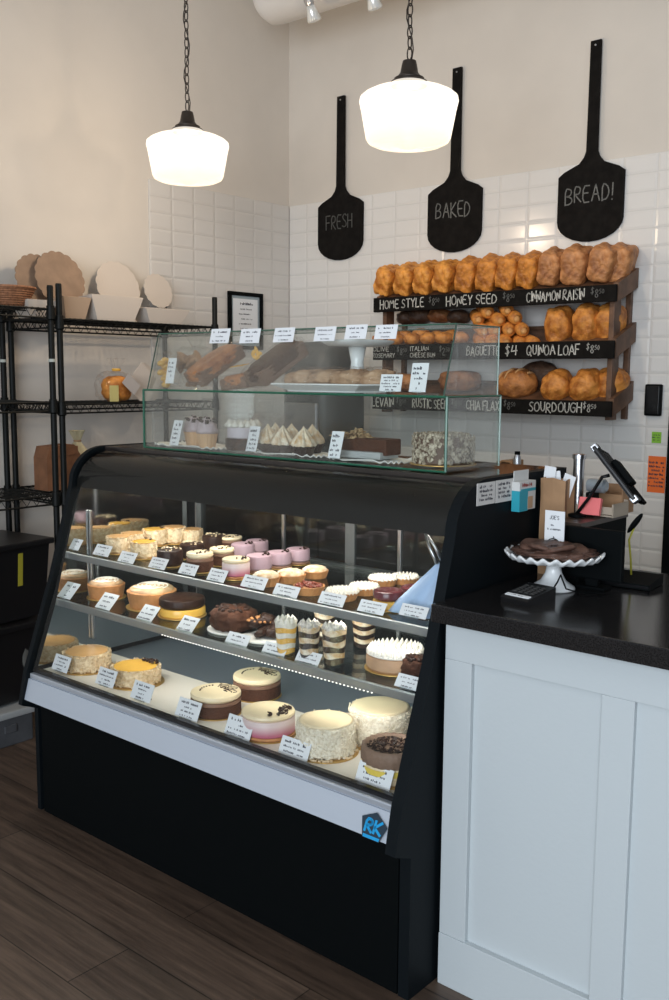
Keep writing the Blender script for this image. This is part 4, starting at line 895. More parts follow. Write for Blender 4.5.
for i, (px, yy, lab) in enumerate([(267, -2.01, 'toasted meringue tart at the left of the group'), (283, -2.03, 'toasted meringue tart second in the front row'), (305, -2.03, 'pale toasted meringue tart standing apart at the right'), (275, -1.94, 'toasted meringue tart behind, left'), (292, -1.94, 'toasted meringue tart behind, middle'), (314, -1.93, 'toasted meringue tart behind the pale one')]):
    p = on(px, 0, ZL+.002, yy)
    if mp is None:
        mp = t = thing('meringue_tart', lab, 'tart', p, group='meringue tarts in the lower tier')
        G().lathe([(0, 0), (.026, 0), (.034, .026), (.031, .028), (0, .026)], 30, fr=lambda a, r, z: 1+.03*math.cos(18*a)).build('chocolate_shell', C_CHO, t, smooth='auto')
        g = G(); g.lathe([(.030, .024), (.0345, .030), (.031, .040), (.024, .051), (.0165, .062), (.009, .073), (.003, .082), (0, .086)], 54, fr=lambda a, r, z: 1+(.13*math.sin(9*a+z*60)+.04*math.sin(17*a)) if r > .004 else 1, fz=lambda a, r, z: .003*math.sin(9*a+z*60)*(r > .01))
        g.build('meringue', C_MER, t, smooth=True)
    else: t = copy_tree(mp); t.location = p; t['label'] = lab; t.rotation_euler = (0, 0, i)
p = on(366, 0, ZL+.002, -1.965); t = thing('nut_slice', 'chocolate slices topped with a heap of flaked nuts, in pale paper', 'cake', p)
G().box((.03, 0, .035), (.17, .07, .045), bev=.005).build('chocolate_body', C_BRW, t); G().box((.03, -.006, .012), (.15, .085, .02), bev=.004).build('paper_wrapper', mat('grey paper', (.40, .42, .42), .7), t)
g = G()
for i in range(260):
    a = random.uniform(0, 2*PI); rr = random.random()**.6; g.box((-.05+.055*rr*math.cos(a)+.03, .035*rr*math.sin(a), .055+.034*(1-rr)*random.random()), (.012, .006, .002), RZ(a) @ RX(random.uniform(-1, 1)))
for i in range(120): g.box((-.068+random.uniform(-.02, .012), random.uniform(-.03, .03), random.uniform(.005, .07)), (.012, .006, .002), RZ(i) @ RX(random.uniform(-1, 1)))
g.build('flaked_nuts', mat('toasted nut flakes', (.30, .17, .075), .75, var=.3, vscale=70, col2=(.60, .42, .22)), t)
p = on(453, 0, ZL+.002, -1.97); t = thing('almond_cake', 'cake covered in slivered almonds at the right of the lower tier', 'cake', p)
board(.088, t); disc(.078, .003, .072, mat('mocha cream', (.12, .07, .045), .6), 'cake_body', t); g = G()
for i in range(560):
    a = random.uniform(0, 2*PI); top = random.random() < .3; rr = .08 if not top else .078*math.sqrt(random.random()); z = random.uniform(.006, .074) if not top else .076
    g.box((rr*math.cos(a), rr*math.sin(a), z), (.0025, .007, .014), RZ(a) @ RX(random.uniform(-1.2, 1.2)) @ RY(random.uniform(-.5, .5)))
g.build('almond_coating', C_SLV, t)
# ------------------------------------------------------------------ counter
CT = .93; CX0 = 2.646
ct = thing('counter_base', 'white panelled wooden counter front with black stone top', 'counter', (0, 0, 0))
G().box(((CX0+.006+4.7)/2, -1.975, .445), (4.7-CX0-.006, .622, .89)).build('panel', WHT, ct)
def bd(x0, x1, z0, z1, nm, th=.013): G().box(((x0+x1)/2, -2.286-th/2, (z0+z1)/2), (x1-x0, th, z1-z0), bev=.0018).build(nm, WHT, ct)
bd(CX0+.005, 4.7, .795, .89, 'top_rail'); bd(CX0+.005, 4.7, 0, .128, 'baseboard', .016)
for a, b in ((CX0+.005, 2.722), (3.032, 3.102), (3.415, 3.485), (3.80, 3.87), (4.18, 4.25)): bd(a, b, .128, .795, 'stile')
wt = G().box(((CX0+4.72)/2, -2.009, .91), (4.72-CX0, .688, .041), bev=.003).build('worktop', STONE, None)
tag(wt, 'polished black stone worktop on the white counter', 'worktop')
# cake stand with cookies
POR = mat('white porcelain', (.8, .8, .8)); p = at(553, 589, 'z', CT+.0005); t = thing('cake_stand', 'white scalloped cake stand with pedestal on the black worktop', 'cake stand', p)
G().lathe([(.048, 0), (.052, .003), (.050, .008), (.030, .022), (.020, .040), (.017, .056), (.022, .066), (.04, .070), (0, .072)], 48).build('pedestal', POR, t, smooth=True)
G().lathe([(.04, .068), (.08, .070), (.108, .078), (.116, .087), (.112, .089), (.104, .082), (.07, .077), (0, .076)], 144, fr=lambda a, r, z: 1+(.022*math.cos(24*a) if r > .09 else 0), fz=lambda a, r, z: .0045*math.cos(24*a) if r > .09 else 0).build('scalloped_plate', POR, t, smooth=True)
ck = tag(G().blob((0, 0, .012), (.195, .175, .020), amp=.25, fq=3.5, sub=4, power=2.4, seed=4).build('cookie_pile', mat('chocolate cookie', (.11, .055, .038), .6, var=.35, vscale=30, bump=.5), loc=p+Vector((0, 0, .079)), smooth=True), 'dark chocolate cookies piled on the scalloped stand', 'cookies')
g = G()
for i in range(7):
    a = i*.9; g.lathe([(0, 0), (.034, 0), (.040, .005), (.034, .011), (0, .013)], 24, M=Matrix.Translation((.045*math.cos(a), .04*math.sin(a), (.013+.001*i))) @ Matrix.Rotation(.28, 4, (math.cos(a*2), math.sin(a*2), 0)), fr=lambda an, r, z: 1+.05*math.sin(5*an))
g.build('cookie', mat('chocolate cookie', (0, 0, 0)), ck, smooth=True)
G().blob((0, 0, .016), (.207, .187, .036), amp=.18, fq=5, sub=4, power=2.6, seed=6).build('cling_film', CELLO, ck, smooth=True)
p2 = at(554, 545, 'y', p.y+.03)
t = thing('sign_card', 'white handwritten sign in a black wire holder standing on the cookies', 'sign', p2)
G().box((0, 0, .040), (.052, .0015, .086)).build('card', CARD, t)
g = G()
stroke_text(g, "JOE'S", -.013, .062, .009, w=.14, z=.0012, M=MF, width=.026)
for z, h, w in ((.050, .0050, .018), (.040, .0050, .036), (.020, .0075, .018)): scribble(g, -w/2, w/2-h*.5, z-.004, h, z=.0012, M=MF)
g.build('handwriting', INK, t)
g = G(); g.tube([(.018*math.cos(PI*i/12), -.004, .0+.016*math.sin(PI*i/12)) for i in range(13)], .0012, 6); g.tube([(-.018, -.004, 0), (-.012, .01, -.02), (.012, .01, -.02), (.018, -.004, 0)], .0012, 6); g.build('wire_holder', BLK, t)
# card terminal
p = at(525, 600, 'z', CT); rz = -.12
t = thing('card_terminal', 'small black card reader keypad with a white strip, in front of the cake stand', 'card reader', p+Vector((.008, .0, 0)), (0, 0, rz)); t.scale = (.86, .86, .86)
G().prism([(-.06, 0), (.06, 0), (.06, .034), (-.055, .018), (-.06, .012)], .088, Matrix(((0, 0, 1, -.044), (1, 0, 0, 0), (0, 1, 0, .0), (0, 0, 0, 1)))).build('body', BLKG, t)
g = G()
sl = math.atan2(.016, .115)
MT = Matrix.Translation((0, -.055, .0185)) @ Matrix.Rotation(sl, 4, 'X')
for r_ in range(5):
    for c_ in range(4): g.box((-.028+c_*.018, .035+r_*.013, .001), (.013, .008, .003), bev=.001, seg=1)
o = g.build('keys', mat('grey keys', (.035, .035, .035), .5), t); o.matrix_local = MT
g = G(); 
for r_ in range(5):
    for c_ in range(4): stroke_text(g, '1234567890'.replace('1', '7')[(r_*4+c_) % 10], -.030+c_*.018, .0325+r_*.013, .005, w=.16, z=.003)
o = g.build('key_marks', CHALKM, t); o.matrix_local = MT
o = G().box((0, .010, .0005), (.074, .014, .002)).build('white_strip', CARD, t); o.matrix_local = MT
g = G(); scribble(g, -.02, .018, .007, .005, z=.0018); o = g.build('strip_print', INK, t); o.matrix_local = MT
g = G(); g.tube([(.03, .06, .02), (.035, .08, .045), (.03, .10, .06), (.035, .12, .02), (.05, .16, .006), (.1, .22, .005)], .0022, 6); g.build('cable', BLK, t, smooth=True)
# low black box with a brown board, and the back of a small monitor in front of it
t = thing('cash_register', 'black box-shaped cash register under a brown board, behind the paper bag', 'cash register', (0, 0, CT))
Lp = [(2.735, -1.945), (2.797, -1.945), (2.797, -1.68), (2.668, -1.68), (2.668, -1.822), (2.735, -1.822)]
G().prism(Lp, .138).build('body', BLK, t); G().box((2.7665, -1.9465, .065), (.052, .003, .10), bev=.001).build('drawer_front', BLKG, t)
tb = thing('top_board', 'dark brown board lying on the cash register', 'board', (0, 0, CT+.1395)); G().prism([(x+(.004 if x > 2.75 else -.001), y-(.004 if y < -1.9 else 0)) for x, y in Lp], .012).build('panel', mat('dark brown board', (.05, .035, .028), .35, bump=.05), tb)
zt2 = CT+.1525
a = at(568, 524, 'y', -1.95); b = at(627, 531, 'y', -1.95)
t = thing('monitor', 'flat black monitor seen from behind, between the cake stand and the register', 'monitor', ((a.x+b.x)/2, -1.962, CT)); w = b.x-a.x; zt = b.z-CT
G().box((0, 0, zt/2+.012), (w, .016, zt-.024), bev=.004).build('housing', BLK, t); G().box((0, .009, zt/2+.012), (w*.94, .002, zt*.8)).build('screen', BLKG, t); G().box((0, .006, .004), (w*.5, .045, .008), bev=.003).build('foot', BLK, t); G().box((0, .0, .014), (w*.2, .012, .02)).build('neck', BLK, t)
# flat black folder
c0 = at(556, 567, 'z', CT+.022); c1 = at(655, 580, 'z', CT+.022)
t = thing('folder', 'flat black folder lying on the worktop right of the cake stand', 'folder', ((c0.x+c1.x)/2, (c0.y+c1.y)/2+.01, CT), (0, 0, math.atan2(c1.y-c0.y, c1.x-c0.x)))
L_ = (c1-c0).length
G().prism([(-.05, .002), (.05, .002), (.05, .026), (-.05, .015)], L_, Matrix(((0, 0, 1, -L_/2), (1, 0, 0, 0), (0, 1, 0, 0), (0, 0, 0, 1)))).build('cover', BLK, t)
G().box((0, -.0505, .009), (L_*.98, .002, .006)).build('page_edge', BLKG, t)
# tablet on its stand
Yt = -1.85
a = at(600, 450, 'y', Yt); b = at(640, 502, 'y', Yt); d = b-a; c = (a+b)/2; ang = math.atan2(d.z, d.x)
t = thing('tablet', 'tablet computer seen edge-on, tilted on a stand over the register', 'tablet', c)
tx = d.normalized(); tv = (CAM-c).normalized(); ty = (tv-tx*tv.dot(tx)).normalized(); ty = (ty+tx.cross(ty)*.10).normalized(); tz = tx.cross(ty)
t.rotation_euler = Matrix((tx, ty, tz)).transposed().to_euler()
Lt = d.length
G().box((0, 0, 0), (Lt, .15, .010), bev=.003).build('body', BLKG, t); G().box((0, 0, .006), (Lt*.96, .14, .003), bev=.001).build('screen', BLKG, t)
for x in (-Lt/2, Lt/2): G().box((x*.97, .055, .0), (.016, .035, .018), bev=.003).build('corner_clip', CHROME, t)
G().box((0, 0, -.012), (.07, .06, .014), bev=.004).build('mount_plate', BLK, t)
s0 = at(617, 476, 'y', Yt); s1 = at(577, 514, 'y', Yt)
st = thing('tablet_stand', 'black angled arm holding up the tablet', 'tablet stand', Vector((s1.x, Yt, zt2)))
g = G(); q = s0-Vector((s1.x, Yt, zt2)); g.tube([(0, 0, .008), (q.x*.3, 0, q.z*.45), (q.x*.62, 0, q.z*.95), (q.x*.8, 0, q.z*1.0)], .0045, 8); g.build('arm', BLKG, st, smooth=True); G().lathe([(0, 0), (.022, 0), (.022, .006), (.006, .010), (0, .010)], 30).build('foot', BLK, st, smooth='auto')
# silver pole, scanner, tray with pink notes, kraft box
a = at(577, 514, 'y', -1.80); b = at(577, 454, 'y', -1.80)
t = thing('steel_pole', 'upright round steel tube with a cap between the paper bag and the tablet', 'pole', (a.x, -1.80, zt2)); H_ = b.z-zt2
G().lathe([(0, 0), (.014, 0), (.014, H_-.012), (0, H_-.012)], 30).build('tube', CHROME, t, smooth='auto'); G().lathe([(0, H_-.012), (.017, H_-.012), (.017, H_), (0, H_)], 30).build('cap', CHROME, t, smooth='auto')
a = at(597, 492, 'y', -1.80)
t = thing('scanner', 'silver barrel-shaped scanner lying behind the tablet arm', 'scanner', (a.x, -1.80, zt2))
hz = a.z-zt2
G().box((-.012, 0, hz/2), (.02, .04, hz), bev=.004).build('stand', BLK, t); G().lathe([(0, -.024), (.016, -.024), (.018, -.015), (.018, .020), (.012, .026), (0, .026)], 28, M=Matrix.Translation((0, 0, hz+.016)) @ Matrix.Rotation(PI/2, 4, 'Y')).build('barrel', mat('silver plastic', (.34, .38, .41), .3, metal=.4), t, smooth='auto')
a = at(585, 516, 'y', -1.78); b = at(622, 500, 'y', -1.78)
t = thing('paper_tray', 'small beige cardboard tray on the register board', 'tray', ((a.x+b.x)/2-.008, -1.77, zt2)); w = b.x-a.x; h = .034
KB = mat('beige cardboard', (.42, .35, .27), .75, bump=.1)
G().box((0, 0, .003), (w, .09, .004)).build('tray_floor', KB, t)
for c_, s_ in (((0, -.045, h/2), (w, .004, h*.55)), ((0, .045, h/2+.004), (w, .004, h)), ((w/2, 0, h/2), (.004, .09, h)), ((-w/2, 0, h/2-.004), (.004, .09, h*.7))): G().box(c_, s_).build('tray_side', KB, t)
a = at(590, 508, 'y', -1.835)
o = G().box((0, 0, .026), (.058, .012, .044), RX(-.25), bev=.001).build('sticky_note_pad', mat('pink paper', (.88, .20, .20), .7), loc=(a.x, -1.835, zt2+.001)); tag(o, 'bright pink sticky note pad standing before the beige tray', 'notes')
a = at(618, 512, 'y', -1.70)
t = thing('cardboard_box', 'small open brown cardboard box behind the tablet', 'box', (a.x-.01, -1.70, zt2))
for c_, s_ in (((0, 0, .002), (.07, .07, .003)), ((0, .035, .035), (.07, .003, .07)), ((-.035, 0, .035), (.003, .07, .07)), ((.035, 0, .035), (.003, .07, .07)), ((0, -.035, .025), (.07, .003, .05))): G().box(c_, s_).build('box_side', KRAFT, t)
# paper bag on the counter
a = at(536, 520, 'y', -1.82); b = at(575, 520, 'y', -1.82); tp = at(555, 478, 'y', -1.86)
t = thing('paper_bag', 'brown paper bag holding white papers beside the black case', 'paper bag', (2.690, -1.862, CT)); w = .070; h = tp.z-CT
g = G(); V = []
for k, (z, s) in enumerate(((0, 1), (h*.5, 1.0), (h*.8, .97), (h, 1.0))):
    V.append([g.bm.verts.new((sx*w/2*s, sy*.026*s, z+(.004*math.sin(i*2) if k == 3 else 0))) for i, (sx, sy) in enumerate(((-1, -1), (0, -1.08), (1, -1), (.8, 0), (1, 1), (0, 1), (-1, 1), (-.8, 0)))])
for A_, B_ in zip(V, V[1:]):
    for i in range(8): g.bm.faces.new((A_[i], A_[(i+1) % 8], B_[(i+1) % 8], B_[i]))
g.bm.faces.new(list(reversed(V[0]))); o = g.build('bag_body', KRAFT, t); md = o.modifiers.new('thickness', 'SOLIDIFY'); md.thickness = .0015
for i, (x, hh, rr) in enumerate(((-.028, .03, .1), (-.006, .018, -.12), (.02, .012, .3))):
    o = G().box((0, 0, 0), (.032, .001, .10), bev=0).build('paper_sheet', CARD, loc=(t.location.x+x*.8, -1.870+.008*i, CT+h-.05+hh), rot=(0, rr, 0)); tag(o, 'white paper sheet sticking out of the brown bag, '+('the left one', 'the middle one', 'the right one')[i], 'paper', 'papers in the bag')
# things fixed on the black side panel
for (x0, y0, x1, y1, lab, lines) in ((477, 482, 495, 505, 'white printed notice on the black side panel, nearer the glass', 3), (496, 479, 513, 502, 'white printed notice on the black side panel, beside the teal box', 2)):
    a = at((x0+x1)/2, (y0+y1)/2, 'x', X1+.002); l = at(x0, y0+10, 'x', X1); r = at(x1, y0+10, 'x', X1); tpz = at((x0+x1)/2, y0, 'x', X1).z-at((x0+x1)/2, y1-1, 'x', X1).z
    w = abs(r.y-l.y); t = thing('notice', lab, 'notice', a, group='notices on the case side'); G().box((0, 0, 0), (.0015, w, tpz)).build('paper', mat('off-white paper', (.66, .64, .61), .8), t)
    g = G(); MX = Matrix(((0, 0, 1, 0), (1, 0, 0, 0), (0, 1, 0, 0), (0, 0, 0, 1)))
    for k in range(4): scribble(g, -w*.36, w*.3, tpz*(.26-k*.19), .008, M=MX, z=.0014)
    g.build('lettering', INK, t)
a = at(523, 495, 'x', X1+.012); l = at(515, 495, 'x', X1+.012); r = at(531, 495, 'x', X1+.012); w = abs(r.y-l.y); zh = at(523, 483, 'x', X1).z-at(523, 511, 'x', X1).z
t = thing('carton', 'white and teal product carton hung on the black side panel', 'carton', a+Vector((.002, 0, 0)))
G().box((0, 0, 0), (.022, w, zh), bev=.001).build('box', mat('carton white', (.62, .62, .60), .6), t); G().box((.0005, -w*.25, -.012), (.0225, w*.51, zh*.72)).build('teal_band', mat('carton teal', (.02, .33, .42), .5), t); G().box((.0007, w*.02, zh*.2), (.0225, w*.9, zh*.10)).build('teal_stripe', mat('carton teal', (0, 0, 0)), t)
G().box((-.009, 0, zh/2+.012), (.002, w*.9, .028)).build('hang_tab', mat('carton white', (0, 0, 0)), t); G().box((.001, w*.15, -.018), (.0228, w*.3, .03)).build('printed_picture', mat('carton tan', (.5, .32, .2), .6), t); g = G(); scribble(g, -w*.35, w*.3, zh*.32, .01, M=MX, z=.0118); g.build('lettering', mat('carton red', (.4, .04, .03), .6), t)
# on the back wall: switch box and notes
a = at(655.5, 400, 'y', 0)
t = thing('wall_device', 'black rectangular device on the tiled wall right of the bread rack', 'wall device', (a.x, -.022, a.z)); G().box((0, 0, 0), (.073, .026, .136), bev=.008).build('housing', BLK, t); G().box((0, -.0135, 0), (.058, .003, .12), bev=.002).build('cover', BLKG, t)
def note(px, py, w, h, m, lab, n):
    a = at(px, py, 'y', -.009); t = thing('sticky_note', lab, 'note', a); G().box((0, 0, 0), (w, .0012, h)).build('paper', m, t); g = G()
    for k in range(n): scribble(g, -w*.42, w*.36, h*.4-(k+1)*h*.8/(n+.5), h*.05+.004, M=MF, z=.001)
    g.build('handwriting', INK, t)
note(656.5, 437.5, .042, .048, mat('green paper', (.24, .52, .05), .8), 'small green note on the wall below the black device', 3)
note(656.5, 474.5, .079, .158, mat('orange paper', (.82, .16, .03), .8), 'tall orange note on the wall', 7)
# yellow cable and black tag by the register
a = at(629, 560, 'y', -1.86); b = at(629, 540, 'y', -1.86); c = at(634, 528, 'y', -1.86)
g = G(); g.tube([(a.x, -1.84, CT+.004), (a.x, -1.85, a.z), (b.x, -1.86, b.z), (c.x, -1.86, c.z)], .0026, 7); tag(g.build('cable', mat('yellow cable', (.36, .34, .03), .5), smooth=True), 'yellow cable rising beside the cash register', 'cable')
o = G().blob((0, 0, 0), (.014, .02, .062), amp=.05, sub=3).build('cable_plug', BLK, loc=(c.x+.002, -1.86, c.z+.012), rot=(0, .6, 0), smooth=True); tag(o, 'black plug at the end of the yellow cable', 'plug')
# black framed doorway at the right end of the back wall
g = G(); g.box((2.29, -.02, 1.08), (.09, .03, 2.16), bev=.004); g.box((3.24, -.02, 1.08), (.09, .03, 2.16), bev=.004); g.box((2.765, -.02, 2.12), (.87, .03, .08), bev=.004); g.box((2.765, -.012, 1.04), (.86, .008, 2.08)); struct('door_1', g, BLK)
# ------------------------------------------------------------------ back counter behind the case
bc = thing('back_counter', 'low dark counter along the back wall behind the display case', 'counter', (1.02, -.32, 0)); G().box((0, 0, .44), (1.45, .56, .88)).build('body', mat('dark grey cabinet', (.09, .085, .08), .6), bc); G().box((0, -.005, .90), (1.48, .60, .035), bev=.003).build('top', mat('brown counter top', (.13, .085, .06), .4), bc)
for k in (-1, 0, 1): G().box((k*.48, -.285, .44), (.45, .014, .80), bev=.003).build('door', mat('dark grey cabinet', (0, 0, 0)), bc)
t = thing('coffee_machine', 'dark rounded machine behind the glass box', 'machine', (.62, -.40, .918)); G().blob((0, 0, .34), (.34, .34, .68), amp=.02, sub=4, power=4).build('body', mat('dark grey plastic', (.035, .037, .037), .45), t, smooth=True); G().box((0, -.172, .3), (.22, .02, .16), bev=.01).build('drip_tray', CHROME, t)
a = at(509, 470, 'y', -.3); 
for i, (px, w, lab) in enumerate(((509, .07, 'small brown cardboard box left of the steel flask'), (530, .055, 'small brown cardboard box right of the steel flask'))):
    q = at(px, 461, 'y', -.35); t = thing('cardboard_box', lab, 'box', (min(q.x, 1.68), -.35, .918), group='boxes on the back counter'); G().box((0, 0, (q.z-.918)/2), (w, .1, q.z-.918), bev=.002).build('carton', KRAFT, t); G().box((0, 0, q.z-.918), (w*.3, .1, .002)).build('tape', mat('packing tape', (.30, .2, .1), .3), t)
q = at(521, 451, 'y', -.42); t = thing('flask', 'tall steel flask on the back counter between two brown boxes', 'flask', (q.x-.0, -.45, .918)); H_ = q.z-.918
G().lathe([(0, 0), (.016, 0), (.016, H_*.85), (.011, H_*.93), (0, H_*.93)], 24).build('body', CHROME, t, smooth='auto'); G().lathe([(0, H_*.93), (.012, H_*.93), (.012, H_), (0, H_)], 20).build('cap', BLK, t, smooth='auto')
# ------------------------------------------------------------------ wire shelving on the left wall
def wire_shelf(par, x0, x1, y0, y1, z):
    g = G()
    for zz in (z, z-.035):
        for a, b in (((x0, y0, zz), (x1, y0, zz)), ((x1, y0, zz), (x1, y1, zz)), ((x1, y1, zz), (x0, y1, zz)), ((x0, y1, zz), (x0, y0, zz))): g.tube([a, b], .0042, 6)
    for (xa, ya, xb, yb) in ((x1, y0, x1, y1), (x0, y0, x0, y1), (x0, y0, x1, y0), (x0, y1, x1, y1)):
        Ln = math.hypot(xb-xa, yb-ya); n = max(4, int(Ln/.022)); pts = [(xa+(xb-xa)*i/n, ya+(yb-ya)*i/n, z-.0175+(.0165 if i % 2 else -.0165)) for i in range(n+1)]
        g.tube(pts, .002, 5)
    n = int((y1-y0)/.026)
    for i in range(1, n): y = y0+(y1-y0)*i/n; g.tube([(x0, y, z+.003), (x1, y, z+.003)], .0021, 5)
    for k in (.33, .66): g.tube([(x0+(x1-x0)*k, y0, z-.003), (x0+(x1-x0)*k, y1, z-.003)], .003, 5)
    g.build('wire_shelf', WIRE, par)
def rack(lab, x0, x1, y0, y1, zs, ztop, clip):
    t = thing('wire_rack', lab, 'wire rack', (0, 0, 0), group='black wire racks')
    for x in (x0, x1):
        for y in (y0, y1):
            po = G().lathe([(0, .01), (.0125, .01), (.0125, ztop), (.011, ztop+.006), (0, ztop+.006)], 18, c=(x, y, 0)).build('post', WIRE, t, smooth='auto')
            for z in zs: G().lathe([(.0135, z-.045), (.019, z-.04), (.0165, z+.012), (.0135, z+.014)], 16, c=(x, y, 0), close=False).build('collar', WIRE, po, smooth='auto')
            G().lathe([(0, 0), (.02, 0), (.02, .012), (0, .012)], 16, c=(x, y, 0)).build('foot', WIRE, po)
            if clip: G().lathe([(.0128, clip), (.0142, clip), (.0142, clip+.012), (.0128, clip+.012)], 16, c=(x, y, 0), close=False).build('clip', mat('grey clip', (.45, .47, .42), .5), po)
    for z in zs: wire_shelf(t, x0, x1, y0, y1, z)
rack('black wire rack nearer the corner, holding boards and paper bags', .055, .42, -1.800, -.955, (.30, .935, 1.305, 1.652), 1.785, None)
rack('black wire rack at the left edge of the picture, a basket on top', .055, .42, -2.74, -1.840, (.935, 1.315, 1.688), 1.775, 1.478)
# basket
a = at(9, 304, 'z', 1.695)
a = Vector((.235, at(9, 304, 'x', .235).y, 1.695))
t = thing('bread_basket', 'round brown wicker basket on top of the left wire rack', 'basket', a); g = G()
for k in range(9):
    z = .006+k*.0085; r = .062+.038*(k/8)**.8; g.tube([(r*math.cos(2*PI*i/48), r*math.sin(2*PI*i/48), z+.0022*math.sin(i*PI+k*PI)) for i in range(48)], .0046, 6, closed=True)
g.build('woven_side', mat('wicker', (.30, .13, .06), .6, var=.3, vscale=90), t, smooth=True)
g = G(); 
for i in range(24): an = 2*PI*i/24; g.tube([(.060*math.cos(an), .060*math.sin(an), 0), (.103*math.cos(an), .103*math.sin(an), .078)], .003, 5)
g.tube([(.104*math.cos(2*PI*i/48), .104*math.sin(2*PI*i/48), .080) for i in range(48)], .006, 7, closed=True); g.lathe([(0, .0), (.062, .0), (.062, .004), (0, .004)], 30); g.build('rim_and_stakes', mat('wicker', (0, 0, 0)), t, smooth=True)
# scalloped boards, trays
def scallop(r, n, t_, m, par=None, nm='scalloped_board', M=None):
    out = []
    for i in range(n*8): a = 2*PI*i/(n*8); k = r*(1+.055*abs(math.sin(a*n/2))); out.append((k*math.cos(a), k*math.sin(a)))
    return G().prism(out, t_, M).build(nm, m, par)
PAPW = mat('white paperboard', (.62, .55, .48), .75, bump=.05); BRB = mat('brown board', (.27, .18, .12), .7, var=.1); PAPS = mat('tan paperboard', (.46, .33, .23), .75)
def standing(px, py, y, xw, r, m, lab, n=16, lean=.25, th=.003, count=1, tilt=0):
    for k in range(count):
        c = at(px, py, 'x', xw); o = scallop(r*(1-.05*k), n, th, m, M=Matrix.Rotation(PI/2, 4, 'Y') @ Matrix.Translation((0, 0, 0)))
        o.name = 'scalloped_board'
        o.location = (xw+.012*k-.0, c.y-.015*k, c.z-.01*k); o.rotation_euler = (tilt+.4*k, -lean, .0); tag(o, lab if count == 1 else lab+(', the back one' if k == 0 else ', the front one'), 'cake board', 'scalloped boards on the rack')
standing(38, 279, 0, .13, .105, BRB, 'brown scalloped cake board leaning at the left behind the basket', n=18)
standing(60, 279, 0, .16, .118, BRB, 'largest brown scalloped cake board, leaning in front of the other brown one', n=18)
standing(118, 287, 0, .07, .118, PAPW, 'white scalloped board behind the trays, middle of the rack top')
standing(158, 291, 0, .07, .082, PAPW, 'small white scalloped board at the right of the rack top')
def tray(px0, px1, ytop, xw, m, lab, d=.12):
    z0 = 1.658; a = at(px0, 318, 'x', xw); b = at(px1, 322, 'x', xw); h = at((px0+px1)/2, ytop, 'x', xw).z-z0; c = (a.y+b.y)/2; w = abs(b.y-a.y)
    t = thing('paper_tray', lab, 'paper tray', (xw-d/2, c, z0), group='folded paper trays on the rack'); g = G()
    bt = [(-d/2*.7, -w/2*.7, 0), (d/2*.7, -w/2*.7, 0), (d/2*.7, w/2*.7, 0), (-d/2*.7, w/2*.7, 0)]; tp = [(-d/2, -w/2, h*.9), (d/2, -w/2, h), (d/2, w/2, h), (-d/2, w/2, h*.9)]
    B_ = [g.bm.verts.new(v) for v in bt]; T_ = [g.bm.verts.new(v) for v in tp]; g.bm.faces.new(list(reversed(B_)))
    for i in range(4): g.bm.faces.new((B_[i], B_[(i+1) % 4], T_[(i+1) % 4], T_[i]))
    o = g.build('tray_body', m, t); md = o.modifiers.new('thickness', 'SOLIDIFY'); md.thickness = .002
tray(28, 58, 300, .33, PAPW, 'white folded paper tray beside the basket'); tray(64, 92, 297, .38, PAPS, 'tan folded paper tray in front of the brown scalloped boards'); tray(92, 144, 296, .38, PAPW, 'large white folded paper tray, the biggest'); tray(146, 190, 309, .38, PAPW, 'low white folded paper tray at the right end')
# middle shelf: bagged loaf with card, white paper
zz = 1.312; a = at(117, 404, 'x', .30); t = thing('bread_bag', 'clear bag of bread with a yellow tie on the middle rack shelf', 'bread bag', (.30, a.y, zz))
G().blob((0, 0, .055), (.10, .13, .11), amp=.1, sub=4, power=3, seed=2).build('loaf', CR_S, t, smooth=True); G().blob((0, -.02, .065), (.11, .15, .13), amp=.12, fq=5, sub=4, power=3.5, seed=3).build('clear_bag', CELLO, t); G().lathe([(.02, .12), (.012, .14), (.035, .185), (.03, .19)], 16, fr=lambda a_, r, z: 1+.3*math.cos(5*a_), close=False).build('gathered_top', CELLO, t)
G().tube([(.014*math.cos(2*PI*i/16), .014*math.sin(2*PI*i/16), .138) for i in range(16)], .007, 6, closed=True).build('yellow_tie', C_YEL, t); G().box((.055, -.055, .035), (.003, .05, .07), RZ(.1)).build('yellow_label', mat('pale yellow label', (.62, .55, .22), .6), t); G().box((.066, .03, .075), (.002, .085, .055), RX(-.7)).build('paper_card', mat('grey card', (.45, .41, .38), .8), t)
a = at(143, 402, 'x', .28); t = thing('paper_stack', 'slanting white paper bags at the right of the middle rack shelf', 'paper bags', (.28, a.y, zz)); 
for k in range(4): G().box((-.01*k, .02*k, .075), (.003, .14, .14), RX(.85+.05*k)).build('paper_bag', PAPW, t)
# lower shelf: brown bag, flowery bag
zz = .942; a = at(59, 500, 'x', .27); t = thing('paper_bag', 'brown paper lunch bag with a folded top on the lower rack shelf', 'paper bag', (.27, a.y, zz)); h = .19
G().prism([(-.085, 0), (.085, 0), (.082, h*.75), (.05, h), (-.07, h*.97), (-.085, h*.72)], .10, Matrix(((0, 0, 1, -.05), (1, 0, 0, 0), (0, 1, 0, 0), (0, 0, 0, 1)))).build('bag_body', mat('brown bag paper', (.20, .085, .038), .75, var=.15, bump=.2, bscale=20), t); G().box((.052, 0, h*.86), (.006, .13, .035), RX(.05)).build('folded_top', mat('brown bag paper', (0, 0, 0)), t)
a = at(79, 498, 'x', .26); t = thing('paper_parcel', 'pale yellow paper parcel behind the case edge on the lower rack shelf', 'parcel', (.26, a.y, zz)); G().lathe([(0, 0), (.05, 0), (.055, .06), (.045, .15), (.012, .20), (.034, .245)], 24, fr=lambda a_, r, z: 1+.14*math.cos(5*a_+z*20), close=False).build('wrapping', mat('pale yellow paper', (.55, .48, .30), .7, bump=.2), t)
